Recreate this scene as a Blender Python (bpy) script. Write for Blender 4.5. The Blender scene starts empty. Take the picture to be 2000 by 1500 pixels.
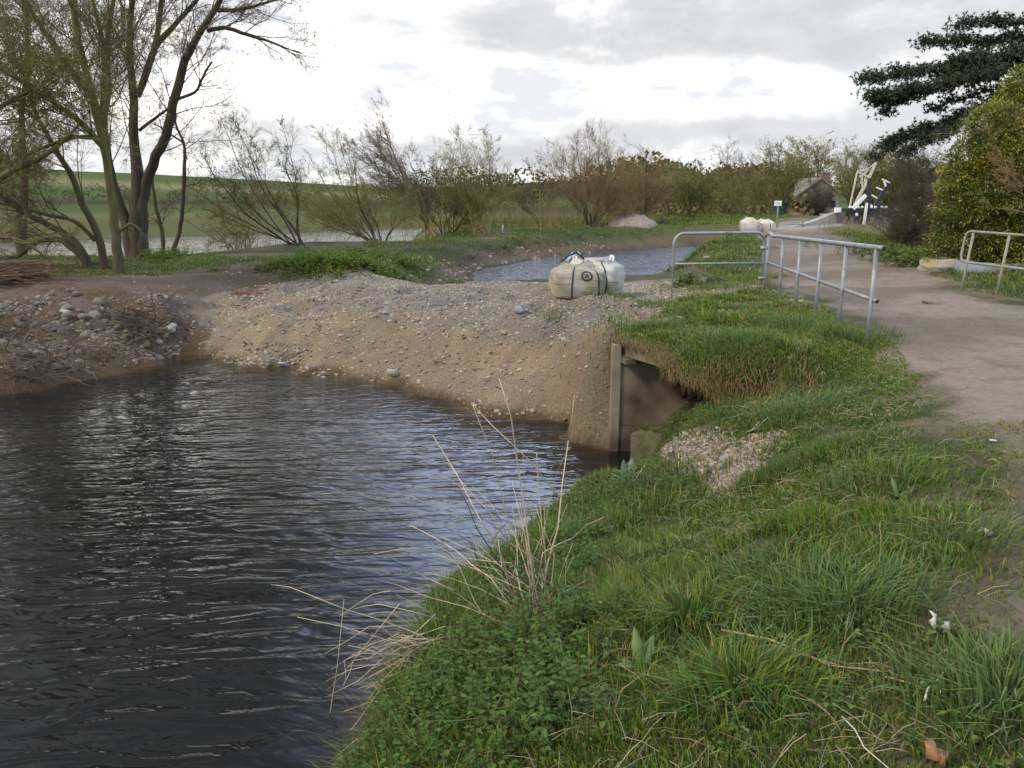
import bpy, bmesh, math, random
import numpy as np
from mathutils import Vector, Matrix
random.seed(7); rng = np.random.default_rng(7)
PI = math.pi
scene = bpy.context.scene
COL = scene.collection
TH = math.radians(13.5); FPX = 1556.0; CH = 1.65
def ray(px, py):
    a = (px-1000)/FPX; b = -(py-750)/FPX
    return np.array((a, math.cos(TH)+b*math.sin(TH), -math.sin(TH)+b*math.cos(TH)))
def W(px, py, z):            # where the sight line through a pixel meets height z
    d = ray(px, py); t = (z-CH)/d[2]; return (d[0]*t, d[1]*t, z)
def at(px, py, Y):           # where it meets distance Y
    d = ray(px, py); t = Y/d[1]; return (d[0]*t, Y, CH+d[2]*t)

def G(px, py, dz=0):         # where a sight line first meets the built ground
    d = ray(px, py); t = np.arange(1.5, 120, .02)/d[1]; P = np.array((0,0,CH))[None]+t[:,None]*d[None]; k = np.argmax(P[:,2] <= HZ(P[:,0], P[:,1])+dz); return (float(P[k,0]), float(P[k,1]), float(P[k,2]))
# ---------------------------------------------------------------- mesh helpers
class MB:
    def __init__(s): s.V=[]; s.F=[]; s.n=0; s.C=[]
    def add(s, V, F, c=None):
        V = np.asarray(V, dtype=np.float32).reshape(-1,3)
        s.V.append(V)
        for f in (F if isinstance(F, list) else [F]):
            f = np.asarray(f, dtype=np.int64)
            if len(f): s.F.append(f.reshape(-1, f.shape[-1])+s.n)
        s.n += len(V)
        if c is not None:
            c = np.asarray(c, dtype=np.float32)
            if c.ndim == 1: c = np.tile(c, (len(V),1))
            s.C.append(c)
    def build(s, name, m, parent=None, smooth=True):
        V = np.concatenate(s.V)
        me = bpy.data.meshes.new(name)
        me.vertices.add(len(V)); me.vertices.foreach_set('co', V.ravel())
        li = np.concatenate([f.ravel() for f in s.F]); sz = np.concatenate([np.full(len(f), f.shape[1]) for f in s.F])
        st = np.concatenate([[0], np.cumsum(sz)[:-1]])
        me.loops.add(len(li)); me.loops.foreach_set('vertex_index', li.astype(np.int32))
        me.polygons.add(len(sz)); me.polygons.foreach_set('loop_start', st.astype(np.int32)); me.polygons.foreach_set('loop_total', sz.astype(np.int32))
        me.polygons.foreach_set('use_smooth', np.full(len(sz), bool(smooth)))
        if s.C:
            C = np.concatenate(s.C)
            if C.shape[1] == 3: C = np.concatenate([C, np.ones((len(C),1), np.float32)], 1)
            ca = me.color_attributes.new('Col', 'FLOAT_COLOR', 'POINT')
            ca.data.foreach_set('color', C.astype(np.float32).ravel())
        me.update(calc_edges=True)
        if m: me.materials.append(m)
        o = bpy.data.objects.new(name, me); COL.objects.link(o)
        if parent: o.parent = parent
        return o
    # boxes given by centre, size and axes
    def box(s, c, size, ax=None, c4=None, taper=1.0):
        ax = np.eye(3) if ax is None else np.asarray(ax, float)
        q = np.array([(x,y,z) for z in (-.5,.5) for y in (-.5,.5) for x in (-.5,.5)])
        q = q*np.asarray(size, float); q[4:, :2] *= taper
        V = q@ax + np.asarray(c, float)
        s.add(V, [[0,2,3,1],[4,5,7,6],[0,1,5,4],[2,6,7,3],[0,4,6,2],[1,3,7,5]], c4)
    def beam(s, a, b, w, h, c4=None):
        a = np.asarray(a, float); b = np.asarray(b, float); d = b-a; L = np.linalg.norm(d); d = d/L
        u = np.array((0,0,1.)) if abs(d[2]) < .95 else np.array((0,1.,0)); x = np.cross(d, u); x /= np.linalg.norm(x); z = np.cross(x, d)
        s.box((a+b)/2, (L, w, h), np.array((d, x, z)), c4)
    def tube(s, pts, r, sides=8, caps=True, c4=None):
        P = np.asarray(pts, float)[None]; R = np.broadcast_to(np.asarray(r, float), (1, P.shape[1]))
        tubes(s, P, R, sides, c4, caps)
def tubes(mb, P, R, k, c4=None, caps=False):
    m, n, _ = P.shape
    T = np.gradient(P, axis=1); T /= np.linalg.norm(T, axis=2, keepdims=True)+1e-9
    T0 = T.mean(axis=1, keepdims=True)
    up = np.where(np.abs(T0[..., 2:3]) < .8, np.array((0,0,1.)), np.array((1.,0,0)))
    X = np.cross(T, np.broadcast_to(up, T.shape)); X /= np.linalg.norm(X, axis=2, keepdims=True)+1e-9
    Z = np.cross(X, T)
    a = np.arange(k)*2*PI/k
    V = P[:,:,None,:] + R[:,:,None,None]*(X[:,:,None,:]*np.cos(a)[None,None,:,None] + Z[:,:,None,:]*np.sin(a)[None,None,:,None])
    idx = np.arange(m*n*k).reshape(m,n,k)
    A = idx[:,:-1,:]; B = idx[:,1:,:]; A2 = np.roll(A,-1,2); B2 = np.roll(B,-1,2)
    Fq = np.stack([A,A2,B2,B], -1).reshape(-1,4)
    F = [Fq]
    if caps: F += [idx[:,0,::-1].reshape(m,k), idx[:,-1,:].reshape(m,k)]
    if c4 is not None and np.ndim(c4) == 2: c4 = np.repeat(c4, n*k, 0)
    mb.add(V.reshape(-1,3), F, c4)

def tag(o, label=None, cat=None, group=None, kind=None):
    if label: o['label'] = label
    if cat: o['category'] = cat
    if group: o['group'] = group
    if kind: o['kind'] = kind
    return o
def thing(name, label, cat, loc=(0,0,0), group=None):
    o = bpy.data.objects.new(name, None); COL.objects.link(o); o.location = loc
    o.empty_display_size = .3
    return tag(o, label, cat, group)
def under(root, *objs):       # parent meshes built in world space to a root that stands elsewhere
    for o in objs:
        o.parent = root; o.matrix_parent_inverse = Matrix.Translation(root.location).inverted()

# ---------------------------------------------------------------- numpy value noise
_G = rng.random((256,256)).astype(np.float32)
def vnoise(x, y, s=1.0, ox=0, oy=0):
    x = np.asarray(x, float)/s+ox+77; y = np.asarray(y, float)/s+oy+77
    xi = np.floor(x).astype(int); yi = np.floor(y).astype(int); fx = x-xi; fy = y-yi
    fx = fx*fx*(3-2*fx); fy = fy*fy*(3-2*fy)
    g = lambda i, j: _G[i & 255, j & 255]
    return (g(xi,yi)*(1-fx)+g(xi+1,yi)*fx)*(1-fy)+(g(xi,yi+1)*(1-fx)+g(xi+1,yi+1)*fx)*fy - .5
def fbm(x, y, s, o=3, ox=0):
    t = 0; a = 1
    x = np.asarray(x, float); y = np.asarray(y, float)
    for i in range(o):
        th = .6+1.1*i; xr = x*math.cos(th)-y*math.sin(th); yr = x*math.sin(th)+y*math.cos(th)
        t = t+a*vnoise(xr, yr, s, ox+i*13.7, i*7.1); a *= .5; s *= .5
    return t
def sst(a, b, x): t = np.clip((x-a)/(b-a), 0, 1); return t*t*(3-2*t)
def inpoly(x, y, poly):
    x = np.asarray(x); y = np.asarray(y); c = np.zeros(x.shape, bool); n = len(poly)
    for i in range(n):
        x1, y1 = poly[i][:2]; x2, y2 = poly[(i+1)%n][:2]
        if y1 == y2: continue
        c ^= ((y1 > y) != (y2 > y)) & (x < (x2-x1)*(y-y1)/(y2-y1)+x1)
    return c
def segdist(x, y, poly, closed=True):
    d = np.full(np.shape(x), 1e9); n = len(poly)
    for i in range(n if closed else n-1):
        x1, y1 = poly[i][:2]; x2, y2 = poly[(i+1)%n][:2]
        dx, dy = x2-x1, y2-y1; t = np.clip(((x-x1)*dx+(y-y1)*dy)/(dx*dx+dy*dy+1e-12), 0, 1)
        d = np.minimum(d, np.hypot(x-x1-t*dx, y-y1-t*dy))
    return d
def sdist(x, y, poly): d = segdist(x, y, poly); return np.where(inpoly(x, y, poly), -d, d)
class RBF:
    def __init__(s, pts, c=.25, lam=.02):
        P = np.array(pts, float); s.P = P[:,:2]; s.c = c
        A = s.k(s.P); n = len(P)
        Q = np.concatenate([np.ones((n,1)), s.P/10], 1)
        M = np.block([[A-lam*np.eye(n)*-1*-1, Q],[Q.T, np.zeros((3,3))]])
        s.w = np.linalg.solve(M, np.concatenate([P[:,2], np.zeros(3)]))
    def k(s, X): d = np.linalg.norm(X[:,None,:]-s.P[None], axis=2); return np.sqrt(d*d+s.c**2)
    def __call__(s, x, y):
        sh = np.shape(x); X = np.stack([np.ravel(x), np.ravel(y)], 1); out = np.empty(len(X))
        for i in range(0, len(X), 20000):
            q = X[i:i+20000]; out[i:i+20000] = s.k(q)@s.w[:-3] + s.w[-3] + q@s.w[-2:]/10
        return out.reshape(sh)

# ---------------------------------------------------------------- materials
def mat(name, col=(.5,.5,.5), rough=.8, attr=False, var=0, vscale=8, bump=0, bscale=30, metal=0, spec=.3, trans=0, detail=6, cols=None, coord='Object', stretch=None, emis=None):
    m = bpy.data.materials.new(name); m.use_nodes = True; nt = m.node_tree; N = nt.nodes; L = nt.links
    b = N['Principled BSDF']; b.inputs['Roughness'].default_value = rough; b.inputs['Metallic'].default_value = metal
    b.inputs['Specular IOR Level'].default_value = spec
    tc = N.new('ShaderNodeTexCoord'); src = tc.outputs[coord]
    if stretch:
        mp = N.new('ShaderNodeMapping'); mp.inputs['Scale'].default_value = stretch; L.new(src, mp.inputs[0]); src = mp.outputs[0]
    if attr:
        a = N.new('ShaderNodeAttribute'); a.attribute_name = 'Col'; c = a.outputs['Color']
    else:
        r = N.new('ShaderNodeRGB'); r.outputs[0].default_value = (*col, 1); c = r.outputs[0]
    if cols:      # second colour blended in by broad noise
        n2 = N.new('ShaderNodeTexNoise'); n2.inputs['Scale'].default_value = cols[1]; n2.inputs['Detail'].default_value = 5; L.new(src, n2.inputs['Vector'])
        rp = N.new('ShaderNodeValToRGB'); rp.color_ramp.elements[0].position = cols[2]; rp.color_ramp.elements[1].position = cols[3]; L.new(n2.outputs['Fac'], rp.inputs[0])
        mx = N.new('ShaderNodeMix'); mx.data_type = 'RGBA'; L.new(rp.outputs[0], mx.inputs[0]); L.new(c, mx.inputs[6]); mx.inputs[7].default_value = (*cols[0], 1); c = mx.outputs[2]
    if var:
        n = N.new('ShaderNodeTexNoise'); n.inputs['Scale'].default_value = vscale; n.inputs['Detail'].default_value = detail; n.inputs['Roughness'].default_value = .65; L.new(src, n.inputs['Vector'])
        mr = N.new('ShaderNodeMapRange'); mr.inputs[1].default_value = .25; mr.inputs[2].default_value = .75; mr.inputs[3].default_value = 1-var; mr.inputs[4].default_value = 1+var; L.new(n.outputs['Fac'], mr.inputs[0])
        vm = N.new('ShaderNodeVectorMath'); vm.operation = 'SCALE'; L.new(c, vm.inputs[0]); L.new(mr.outputs[0], vm.inputs['Scale']); c = vm.outputs[0]
    L.new(c, b.inputs['Base Color'])
    if bump:
        n = N.new('ShaderNodeTexNoise'); n.inputs['Scale'].default_value = bscale; n.inputs['Detail'].default_value = 8; n.inputs['Roughness'].default_value = .7; L.new(src, n.inputs['Vector'])
        bp = N.new('ShaderNodeBump'); bp.inputs['Strength'].default_value = 1; bp.inputs['Distance'].default_value = bump; L.new(n.outputs['Fac'], bp.inputs['Height']); L.new(bp.outputs[0], b.inputs['Normal'])
    if trans:
        tr = N.new('ShaderNodeBsdfTranslucent'); L.new(c, tr.inputs[0]); ms = N.new('ShaderNodeMixShader'); ms.inputs[0].default_value = trans
        L.new(b.outputs[0], ms.inputs[1]); L.new(tr.outputs[0], ms.inputs[2]); L.new(ms.outputs[0], N['Material Output'].inputs[0])
    return m
# ---------------------------------------------------------------- land shape
ZB, ZC, ZR, ZD = -1.5, -1.0, -1.7, -.75       # basin, canal behind the crossing, river, canal on the far right
PX = lambda *a: [W(*p) for p in a]
shore = PX((700,1500,ZB),(765,1300,ZB),(865,1150,ZB),(1060,1000,ZB),(1130,960,ZB),(1225,925,ZB))
damshore = PX((1172,866,ZB),(1110,850,ZB),(1000,812,ZB),(900,786,ZB),(760,758,ZB),(640,735,ZB),(560,720,ZB),(480,707,ZB),(400,697,ZB),(330,699,ZB),(200,727,ZB),(100,748,ZB),(0,770,ZB))
CP = list(shore)+list(damshore)
CP += [(-1.0,3.0,ZB),(-1.2,1.5,ZB),(-1.4,-2,ZB),(-10.5,10.5,ZB),(-12,6,ZB),(-14,0,ZB)]
# under the water
CP += [(x,y,-2.2) for x,y in ((-2.5,5),(-3.5,8),(-5.5,6),(-1.6,8.5),(-3,11),(-6.5,10),(-6.5,13),(-4,1),(-8,4),(-.2,9.3),(-.6,10.3),(-2.2,2))]
CP += [(p[0]-.45, p[1]+.1, ZB-.5) for p in shore]+PX((1100,900,-2.0))+[(1.05,9.4,-1.8),(1.2,9.3,-1.95),(1.3,9.1,-1.95),(1.2,8.95,-1.7)]
# near bank
CP += [(1.78,8.88,-1.08),(1.42,8.8,-1.75),(1.5,8.62,-1.55),(1.64,8.45,-1.3),(1.32,8.75,-1.75)]
CP += PX((1300,828,-.86),(1360,800,-.62),(1420,786,-.52),(1480,782,-.48),(1300,875,-.98),(1420,835,-.6),(1420,900,-.74),(1350,940,-.92),(1240,960,-1.18),(1500,860,-.48),
  (1500,940,-.52),(1600,900,-.3),(1600,800,-.28),(1350,1050,-.74),(1200,1050,-1.0),(1100,1100,-1.0),(1000,1180,-1.0),(900,1270,-1.02),(1130,1000,-1.25),(860,1400,-.98),(800,1480,-1.1),
  (1000,1350,-.72),(950,1470,-.72),(1250,1150,-.66),(1200,1300,-.5),(1400,1180,-.36),(1300,1400,-.3),(1550,1100,-.22),(1700,1000,-.12),(1700,1200,-.1),(1550,1350,-.15),
  (1750,850,-.08),(1880,830,0),(2000,1000,0),(1900,1200,0),(1900,1450,0),(1700,1450,-.05))
CP += [(1.6,0,0),(0,1.2,-.2),(0,-2,-.1),(3,1,0),(4,4,0),(6,5,0),(5,8,0),(7,9,.02),(6,12,0),(7,16,0),(10,8,.05),(9.5,13.5,.12),(9,1,0),(6,-2,0),(9.5,17,.1),(5.5,15.5,0),(7,20,0),(8,24,0),(4.6,12.5,0),(5.6,20,-.1),
       (.6,.3,-.05),(-.3,.3,-.4),(4.1,8.6,0),(13,16,.1),(12,24,.05)]
# the crossing
CP += PX((500,660,-1.15),(500,620,-.9),(500,580,-.66),(500,556,-.52),(700,700,-1.22),(700,650,-.86),(700,610,-.6),(700,570,-.46),(900,730,-1.2),(900,680,-.84),(900,640,-.57),(900,600,-.42),(900,562,-.4),
  (1050,760,-1.22),(1050,700,-.86),(1050,645,-.44),(1050,600,-.32),(1150,780,-1.05),(1150,705,-.52),(1150,645,-.22),(1250,620,-.12),(1250,560,-.3),(1100,560,-.36),(1330,600,-.1))+[(1.12,10.15,-.3),(1.15,9.95,-.75),(1.15,9.78,-1.3)]
CP += [(1.5,10.3,-.12),(2.4,10.8,-.1),(3.4,11,-.06),(2.7,13.6,-.18),(3.6,14.5,-.1),(3.2,17.6,-.3),(1,18.4,-.4),(-2,18.7,-.45),(-5,19.3,-.52)]
# left bank
CP += PX((330,640,-1.05),(330,605,-.75),(330,565,-.55),(400,640,-1.1),(400,590,-.75),(200,680,-1.2),(200,620,-.82),(200,575,-.45),(200,545,-.35),(0,715,-1.15),(0,640,-.8),(0,580,-.45),(0,545,-.35),(270,500,-.3),(400,520,-.42),(600,500,-.3),(690,525,-.15),(620,525,-.2),(800,520,-.3))
CP += [(-12,13,-1.0),(-14,16,-.5),(-15,22,-.35),(-8,24,-.3),(-3,22,-.3),(-2.5,26,-.3),(-10,30,-.3)]
near = RBF(CP, .2, .01)
canal = [(-2.2,20.6),(-1.3,23),(-1.2,25),(-1.25,28),(1.3,33.3),(4.9,38.8),(7.5,40.6),(10.2,41.4),(10.6,40),(9.4,37.5),(7.2,32),(5.3,27),(4.8,25),(4.4,22),(3.2,20.6)]
river_c = [(-80,10),(-45,38),(-30,48.5),(-18,59),(-8,66),(10,76),(40,90),(90,100)]
canal2 = [(15.2,31.5),(20,30.5),(24,36),(27,46),(22.5,46),(18,38)]
lockpit = [(17.2,41.5),(21.5,41.5),(26,60),(21,60)]
def farland(x, y):
    z = -.2 + 0*x
    z = z + 9.2*np.exp(-(((x+190)/150)**2+((y-330)/110)**2)) + 4.5*np.exp(-(((x+330)/150)**2+((y-250)/120)**2))
    z = z + .1*np.exp(-(((x-13)/12)**2+((y-52)/16)**2)) - 1.0*sst(68, 95, y)*sst(-40, 10, x)
    z = z + .2*sst(8, 13, x)*(1-sst(50, 70, y))
    rise = sst(600, 2400, y)
    z = z + rise*(14+10*np.sin(x/520+1.3)+7*np.sin(x/230+.5)+4*np.sin(x/90))
    return z
def H0(x, y):
    x = np.asarray(x, float); y = np.asarray(y, float)
    bx = np.maximum(np.maximum(-14-x, x-9.5), np.maximum(y-27, -2-y))
    w = sst(0, 6, bx)
    z = near(x, y)*(1-w)+farland(x, y)*w
    # low ground beyond the trees, down to the river
    ys_ = 25.5+6*sst(-11.5,-7.5,x); z = np.where(x < 4, z+(np.minimum(z,-1.5)-z)*sst(0, 1, (y-ys_)/5)*sst(-2.0, -4.5, x+.1*(y-25))*(y < 48.5+.8*(x+30)), z)
    # canals and river cut into the land
    d = sdist(x, y, canal); wd = np.where(x-.35*y > -6.9, 1.3, 1.9)+.5*vnoise(x, y, 2.)
    z = np.minimum(z, ZC + (z-ZC)*sst(0, 1, d/wd)*1.0 + np.minimum(d, 0)*.6+ .0)
    d = segdist(x, y, river_c, False)-10.5; z = np.minimum(z, np.where(d < 6, ZR+(z-ZR)*sst(0, 4.5, d)+np.minimum(d, 0)*.3, z))
    d = sdist(x, y, canal2); z = np.minimum(z, np.where(d < 2, ZD+(z-ZD)*sst(0, 1.3, d)+np.minimum(d, 0)*.4, z))
    return z
path_l = [(1.75,-3),(1.8,1.5),(2.25,3.36),(2.75,4.2),(3.35,5.7),(3.95,8.0),(4.3,8.9),(4.65,12),(4.75,14.1),(5.3,16.6),(6.4,20.2),(8.2,25.8),(10.2,33.4),(12.2,39),(14.2,44),(16,50)]
path_r = [(9.5,-3),(9.2,4),(8.2,8),(7.6,11.4),(7.5,13.5),(8.3,16.2),(10.3,23),(12.4,31.5),(14.2,37),(15.4,41),(16.6,44),(18,50)]
pathpoly = path_l+path_r[::-1]
ramp = [(12.6,36.0),(16.6,40.6),(17.0,43.0),(13.8,42.5),(12.0,38.2)]
damline = [W(395,640,-1.1)[:2],(-6.6,17.2),(-6.9,18.6),(-5,19.6),(0,18.9),(3.6,17.9),(4.6,15.6),(4.6,12.3),(3.3,11.6),(2.2,10.8),(1.7,9.95),(1.25,9.6)]
dampoly = damline+[(p[0],p[1]-.6) for p in damshore[:9]]
patch = PX((1290,862,-.9),(1350,850,-.8),(1440,838,-.55),(1530,850,-.45),(1545,880,-.5),(1470,940,-.6),(1430,985,-.72),(1370,975,-.85),(1300,900,-.95))
# culvert
FA, FB = (1.33,9.62), (1.96,8.42)                 # face line, far end to near end
tun = [(1.34,9.60),(3.6,9.60),(3.6,8.8),(2.5,8.72),(2.12,8.5),(1.98,8.4),(1.60,9.05)]
chan = [(1.26,9.58),(3.6,9.58),(3.6,9.08),(1.56,9.08),(1.36,8.98),(1.25,9.2)]
mound_edge = [(1.30,9.70,-.10),(1.45,9.44,-.11),(1.56,9.24,-.12),(1.66,9.03,-.13),(1.74,8.74,-.19),(1.86,8.36,-.27),(2.1,8.2,-.34),(2.4,8.1,-.38),(2.75,8.0,-.35),(3.2,7.8,-.16)]
mound = mound_edge+[(4.05,8.4,0.),(4.1,9.6,0.),(3.9,10.9,-.03),(2.6,11.0,-.06),(1.55,10.4,-.09)]
MZ = RBF(mound+PX((1450,660,-.02),(1330,640,-.05),(1560,680,-.02),(1300,672,-.09),(1420,700,-.1),(1500,715,-.12)), .2, .01)
def H(x, y, under_mound=True):
    x = np.asarray(x, float); y = np.asarray(y, float)
    z = H0(x, y)
    r = np.hypot(x, y-8)
    nz = fbm(x, y, .9, 4)*.05*(1-sst(30, 60, r))+fbm(x, y, .22, 2, 9)*.022*(1-sst(14, 22, r))
    on_path = sst(.3, -.2, sdist(x, y, pathpoly))
    slope = inpoly(x, y, dampoly)
    nz = nz*(1-.8*on_path)
    # slumped ledges and clods on the face of the crossing and the left bank
    q2 = fbm(x, y*1.5, 1.6, 4, 131); q3 = fbm(x, y*1.6, 1.1, 4, 171); fl = slope*sst(10.2, 11, y)*(z < -.45)*(z > ZB+.1); nz = nz+fl*(.09*sst(-.012, .012, q2)+.07*sst(-.01, .01, q3)-.08)
    f = sst(9.3, 10.4, y)*(1-sst(16.5, 19, y))*(x < 2)
    q = fbm(x, y*1.2, 1.3, 3, 31); nz = nz+f*(.13*np.tanh(q*9) + fbm(x, y, .42, 3, 5)*.09 + fbm(x, y, .16, 2, 55)*.035)
    nz = nz+fbm(x, y, 14, 3, 3)*.25*sst(20, 40, r)*(1-.75*sst(6,10,x)*(y<75))*sst(0, 2, segdist(x, y, river_c, False)-12)*(1-on_path)*(1-sst(0,1,-sdist(x,y,canal)))
    nz = nz*(1-.8*sst(25,30,y)*(x<-3)*(y<50)); z = z+nz
    z = z + on_path*.03*vnoise(x*.3, y, 1.1)
    d = sdist(x, y, tun); z = np.where(d < .05, np.minimum(z, -1.0), z)
    d = sdist(x, y, chan); z = np.where(d < .0, -2.1, z)
    if under_mound:
        dm = sdist(x, y, mound); z = np.where(dm < -.12, np.minimum(z, MZ(x, y)-.14), z)
    return z
def Hm(x, y):
    x = np.asarray(x, float); y = np.asarray(y, float)
    z = MZ(x, y)+.035*fbm(x, y, .5, 3)-.05*np.exp(-segdist(x, y, mound_edge[:7], False)/.12)+.03
    t = sst(0, .4, segdist(x, y, mound[7:], False)); return (H0(x, y)-.035)*(1-t)+z*t

def axis(a, b, st, lo, hi, g):
    c = list(np.arange(a, b+1e-6, st)); s = st; v = c[-1]
    while v < hi: s *= g; v += s; c.append(v)
    s = st; v = c[0]; pre = []
    while v > lo: s *= g; v -= s; pre.append(v)
    return np.array(pre[::-1]+c)
gx = axis(-10, 8.6, .065, -2500, 2500, 1.045); gy = axis(2.0, 18.5, .065, -60, 4200, 1.035)
GX, GY = np.meshgrid(gx, gy); GZ = H(GX, GY)
print('grid', GX.shape)
def HZ(x, y):      # fast lookup in the grid
    x = np.asarray(x, float); y = np.asarray(y, float)
    i = np.clip(np.searchsorted(gx, x)-1, 0, len(gx)-2); j = np.clip(np.searchsorted(gy, y)-1, 0, len(gy)-2)
    fx = (x-gx[i])/(gx[i+1]-gx[i]); fy = (y-gy[j])/(gy[j+1]-gy[j])
    return (GZ[j,i]*(1-fx)+GZ[j,i+1]*fx)*(1-fy)+(GZ[j+1,i]*(1-fx)+GZ[j+1,i+1]*fx)*fy
def hz(x, y): return float(HZ(x, y))

# ---------------------------------------------------------------- surface colours of the land (true colours, by zone)
def mixc(C, c, m): m = m[..., None]; return C*(1-m)+np.array(c)*m
def jag(x, y, s, a): return fbm(x, y, s, 4, 51)*a
X, Y, Z = GX, GY, GZ
C = np.zeros(X.shape+(3,))+np.array((.055,.066,.022))
C = mixc(C, (.085,.062,.035), sst(.0, .25, fbm(X, Y, .5, 4, 3)+.05))
# far fields
ff = sst(34, 40, Y+.0*X)
stripe = fbm(X, Y, 60, 3, 12)
fieldc = np.array((.062,.085,.022))*(1+.5*stripe[...,None])
C = C*(1-ff[...,None])+fieldc*ff[...,None]
rd = segdist(X, Y, river_c, False)-12
C = mixc(C, (.10,.075,.036), sst(17, 7, rd+jag(X,Y,6,7))*sst(30,45,Y))
C = mixc(C, (.085,.095,.03), sst(18,12,rd+jag(X,Y,5,8))*sst(40,50,Y)*(X<-4)*.7)
C = mixc(C, (.045,.035,.02), (np.exp(-((Y-140-.05*X+jag(X,Y,60,16))/20)**4))*(X < 60)*.95)
C = mixc(C, (.19,.165,.08), (np.exp(-((Y-235+.3*(X+100))/14)**2))*(X < -20)*.8)
C = mixc(C, (.022,.036,.026), sst(500, 900, Y+jag(X,Y,200,300)))
# the crossing
dd = sdist(X, Y, dampoly)+jag(X, Y, 1.2, .9); md = sst(.25, -.1, dd)
C = mixc(C, (.195,.148,.098), md)
clay = sst(.03, .14, fbm(X, Y, 1.1, 4, 77)-.01*(Y-13))*sst(-.4,-.62,Z+jag(X,Y,.6,.3))
clay = clay*(.35+.65*sst(-.12,.1,fbm(X,Y,.3,3,87))); C = mixc(C, (.245,.185,.11), md*clay*.85)
C = mixc(C, (.18,.155,.125), md*sst(-.75, -.5, Z+jag(X,Y,.8,.25))*sst(10.8, 12.5, Y))
C = mixc(C, (.13,.115,.07), md*sst(.05,.3,fbm(X,Y,.8,3,91))*.5*(X > .5))
# left bank of soil and rubble
lb = ((X < -5.0) & (Y > 10) & (Y < 24)).astype(float)*sst(0, .5, -(X+5.2)+jag(X,Y,1,1.2))*(1-md)
C = mixc(C, (.098,.066,.038), lb)
C = mixc(C, (.115,.088,.062), lb*sst(.0,.25,fbm(X,Y,.7,3,41)))
soil = ((X > -13) & (X < 0) & (Y > 17.5) & (Y < 40)).astype(float)*(1-md)
C = mixc(C, (.135,.10,.068), soil*sst(.15,-.1, fbm(X,Y,2.2,4,17)+.1)*sst(16, 22, Y-.2*X)*.9)
isth = ((Y > 20) & (X > -9) & (X < 16) & (Y < 52)).astype(float)
dc = sdist(X, Y, canal)
C = mixc(C, (.12,.085,.05), isth*sst(1.5, .6, dc+jag(X,Y,1.2,1.1)))
C = mixc(C, (.15,.115,.085), sst(.35,-.1,sdist(X,Y,patch)+jag(X,Y,.5,.5)))
# path
pd = sdist(X, Y, pathpoly)+jag(X, Y, .9, .7); pm = sst(.15, -.25, pd)
wear = sst(-.1,.25,fbm(X*.6,Y,1.6,4,61))
C = mixc(C, (.145,.112,.076), pm); C = mixc(C, (.205,.165,.12), pm*wear)
vg = sst(.9, .1, np.abs(pd-.2))*sst(-.02, .2, fbm(X, Y, .5, 3, 66)+.12)
C = mixc(C, (.15,.12,.072), vg*(1-pm)*.8)
C = mixc(C, (.26,.235,.195), sst(.3, -.1, sdist(X, Y, ramp)))
# wet rim and bed
C = mixc(C, (.085,.055,.027), ((sst(.13,.02, Z-ZB+jag(X,Y,.5,.08)))*(Y<19)*(X<4)))
C = mixc(C, (.07,.055,.035), ((sst(.1,.0, Z-ZC))*(Y>=19)*isth))
# base of grass near the camera stays dark green soil
pathm = (pd < -.05) & (Y < 60)
gravm = (dd < .05) & ~pathm
def face_split():
    ny, nx = X.shape; idx = np.arange(ny*nx).reshape(ny, nx)
    Fq = np.stack([idx[:-1,:-1], idx[:-1,1:], idx[1:,1:], idx[1:,:-1]], -1).reshape(-1,4)
    cen = lambda A: (A[:-1,:-1]).ravel()
    p = cen(pathm); g = cen(gravm) & ~p
    fld = cen((Y > 75) | ((rd > 6) & (Y > 45) & (X < 0))) & ~p & ~g
    return Fq, p, g, fld
Fq, fp, fg, ffd = face_split()
VV = np.stack([X, Y, Z], -1).reshape(-1,3); CC = C.reshape(-1,3)
def land(name, mask, m):
    f = Fq[mask]; u, inv = np.unique(f, return_inverse=True)
    b = MB(); b.add(VV[u], inv.reshape(-1,4), np.clip(CC[u], .004, 1)); o = b.build(name, m); o['kind'] = 'structure'; return o
M_ground = mat('soil', attr=True, rough=.95, var=.38, vscale=14, bump=.03, bscale=26, spec=.15, detail=10)
M_path = mat('beaten_earth', attr=True, rough=.95, var=.28, vscale=16, bump=.012, bscale=45, spec=.15, detail=14, cols=((.12,.095,.07),3.2,.5,.8))
M_gravel = mat('gravelly_clay', attr=True, rough=.95, var=.42, vscale=30, bump=.03, bscale=38, spec=.15, detail=10)
M_field = mat('field_turf', attr=True, rough=1, var=.22, vscale=.35, spec=.05, detail=12)
land('ground', ~(fp | fg | ffd), M_ground); land('towpath', fp, M_path); land('earth_crossing', fg, M_gravel); land('field', ffd, M_field)

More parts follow.
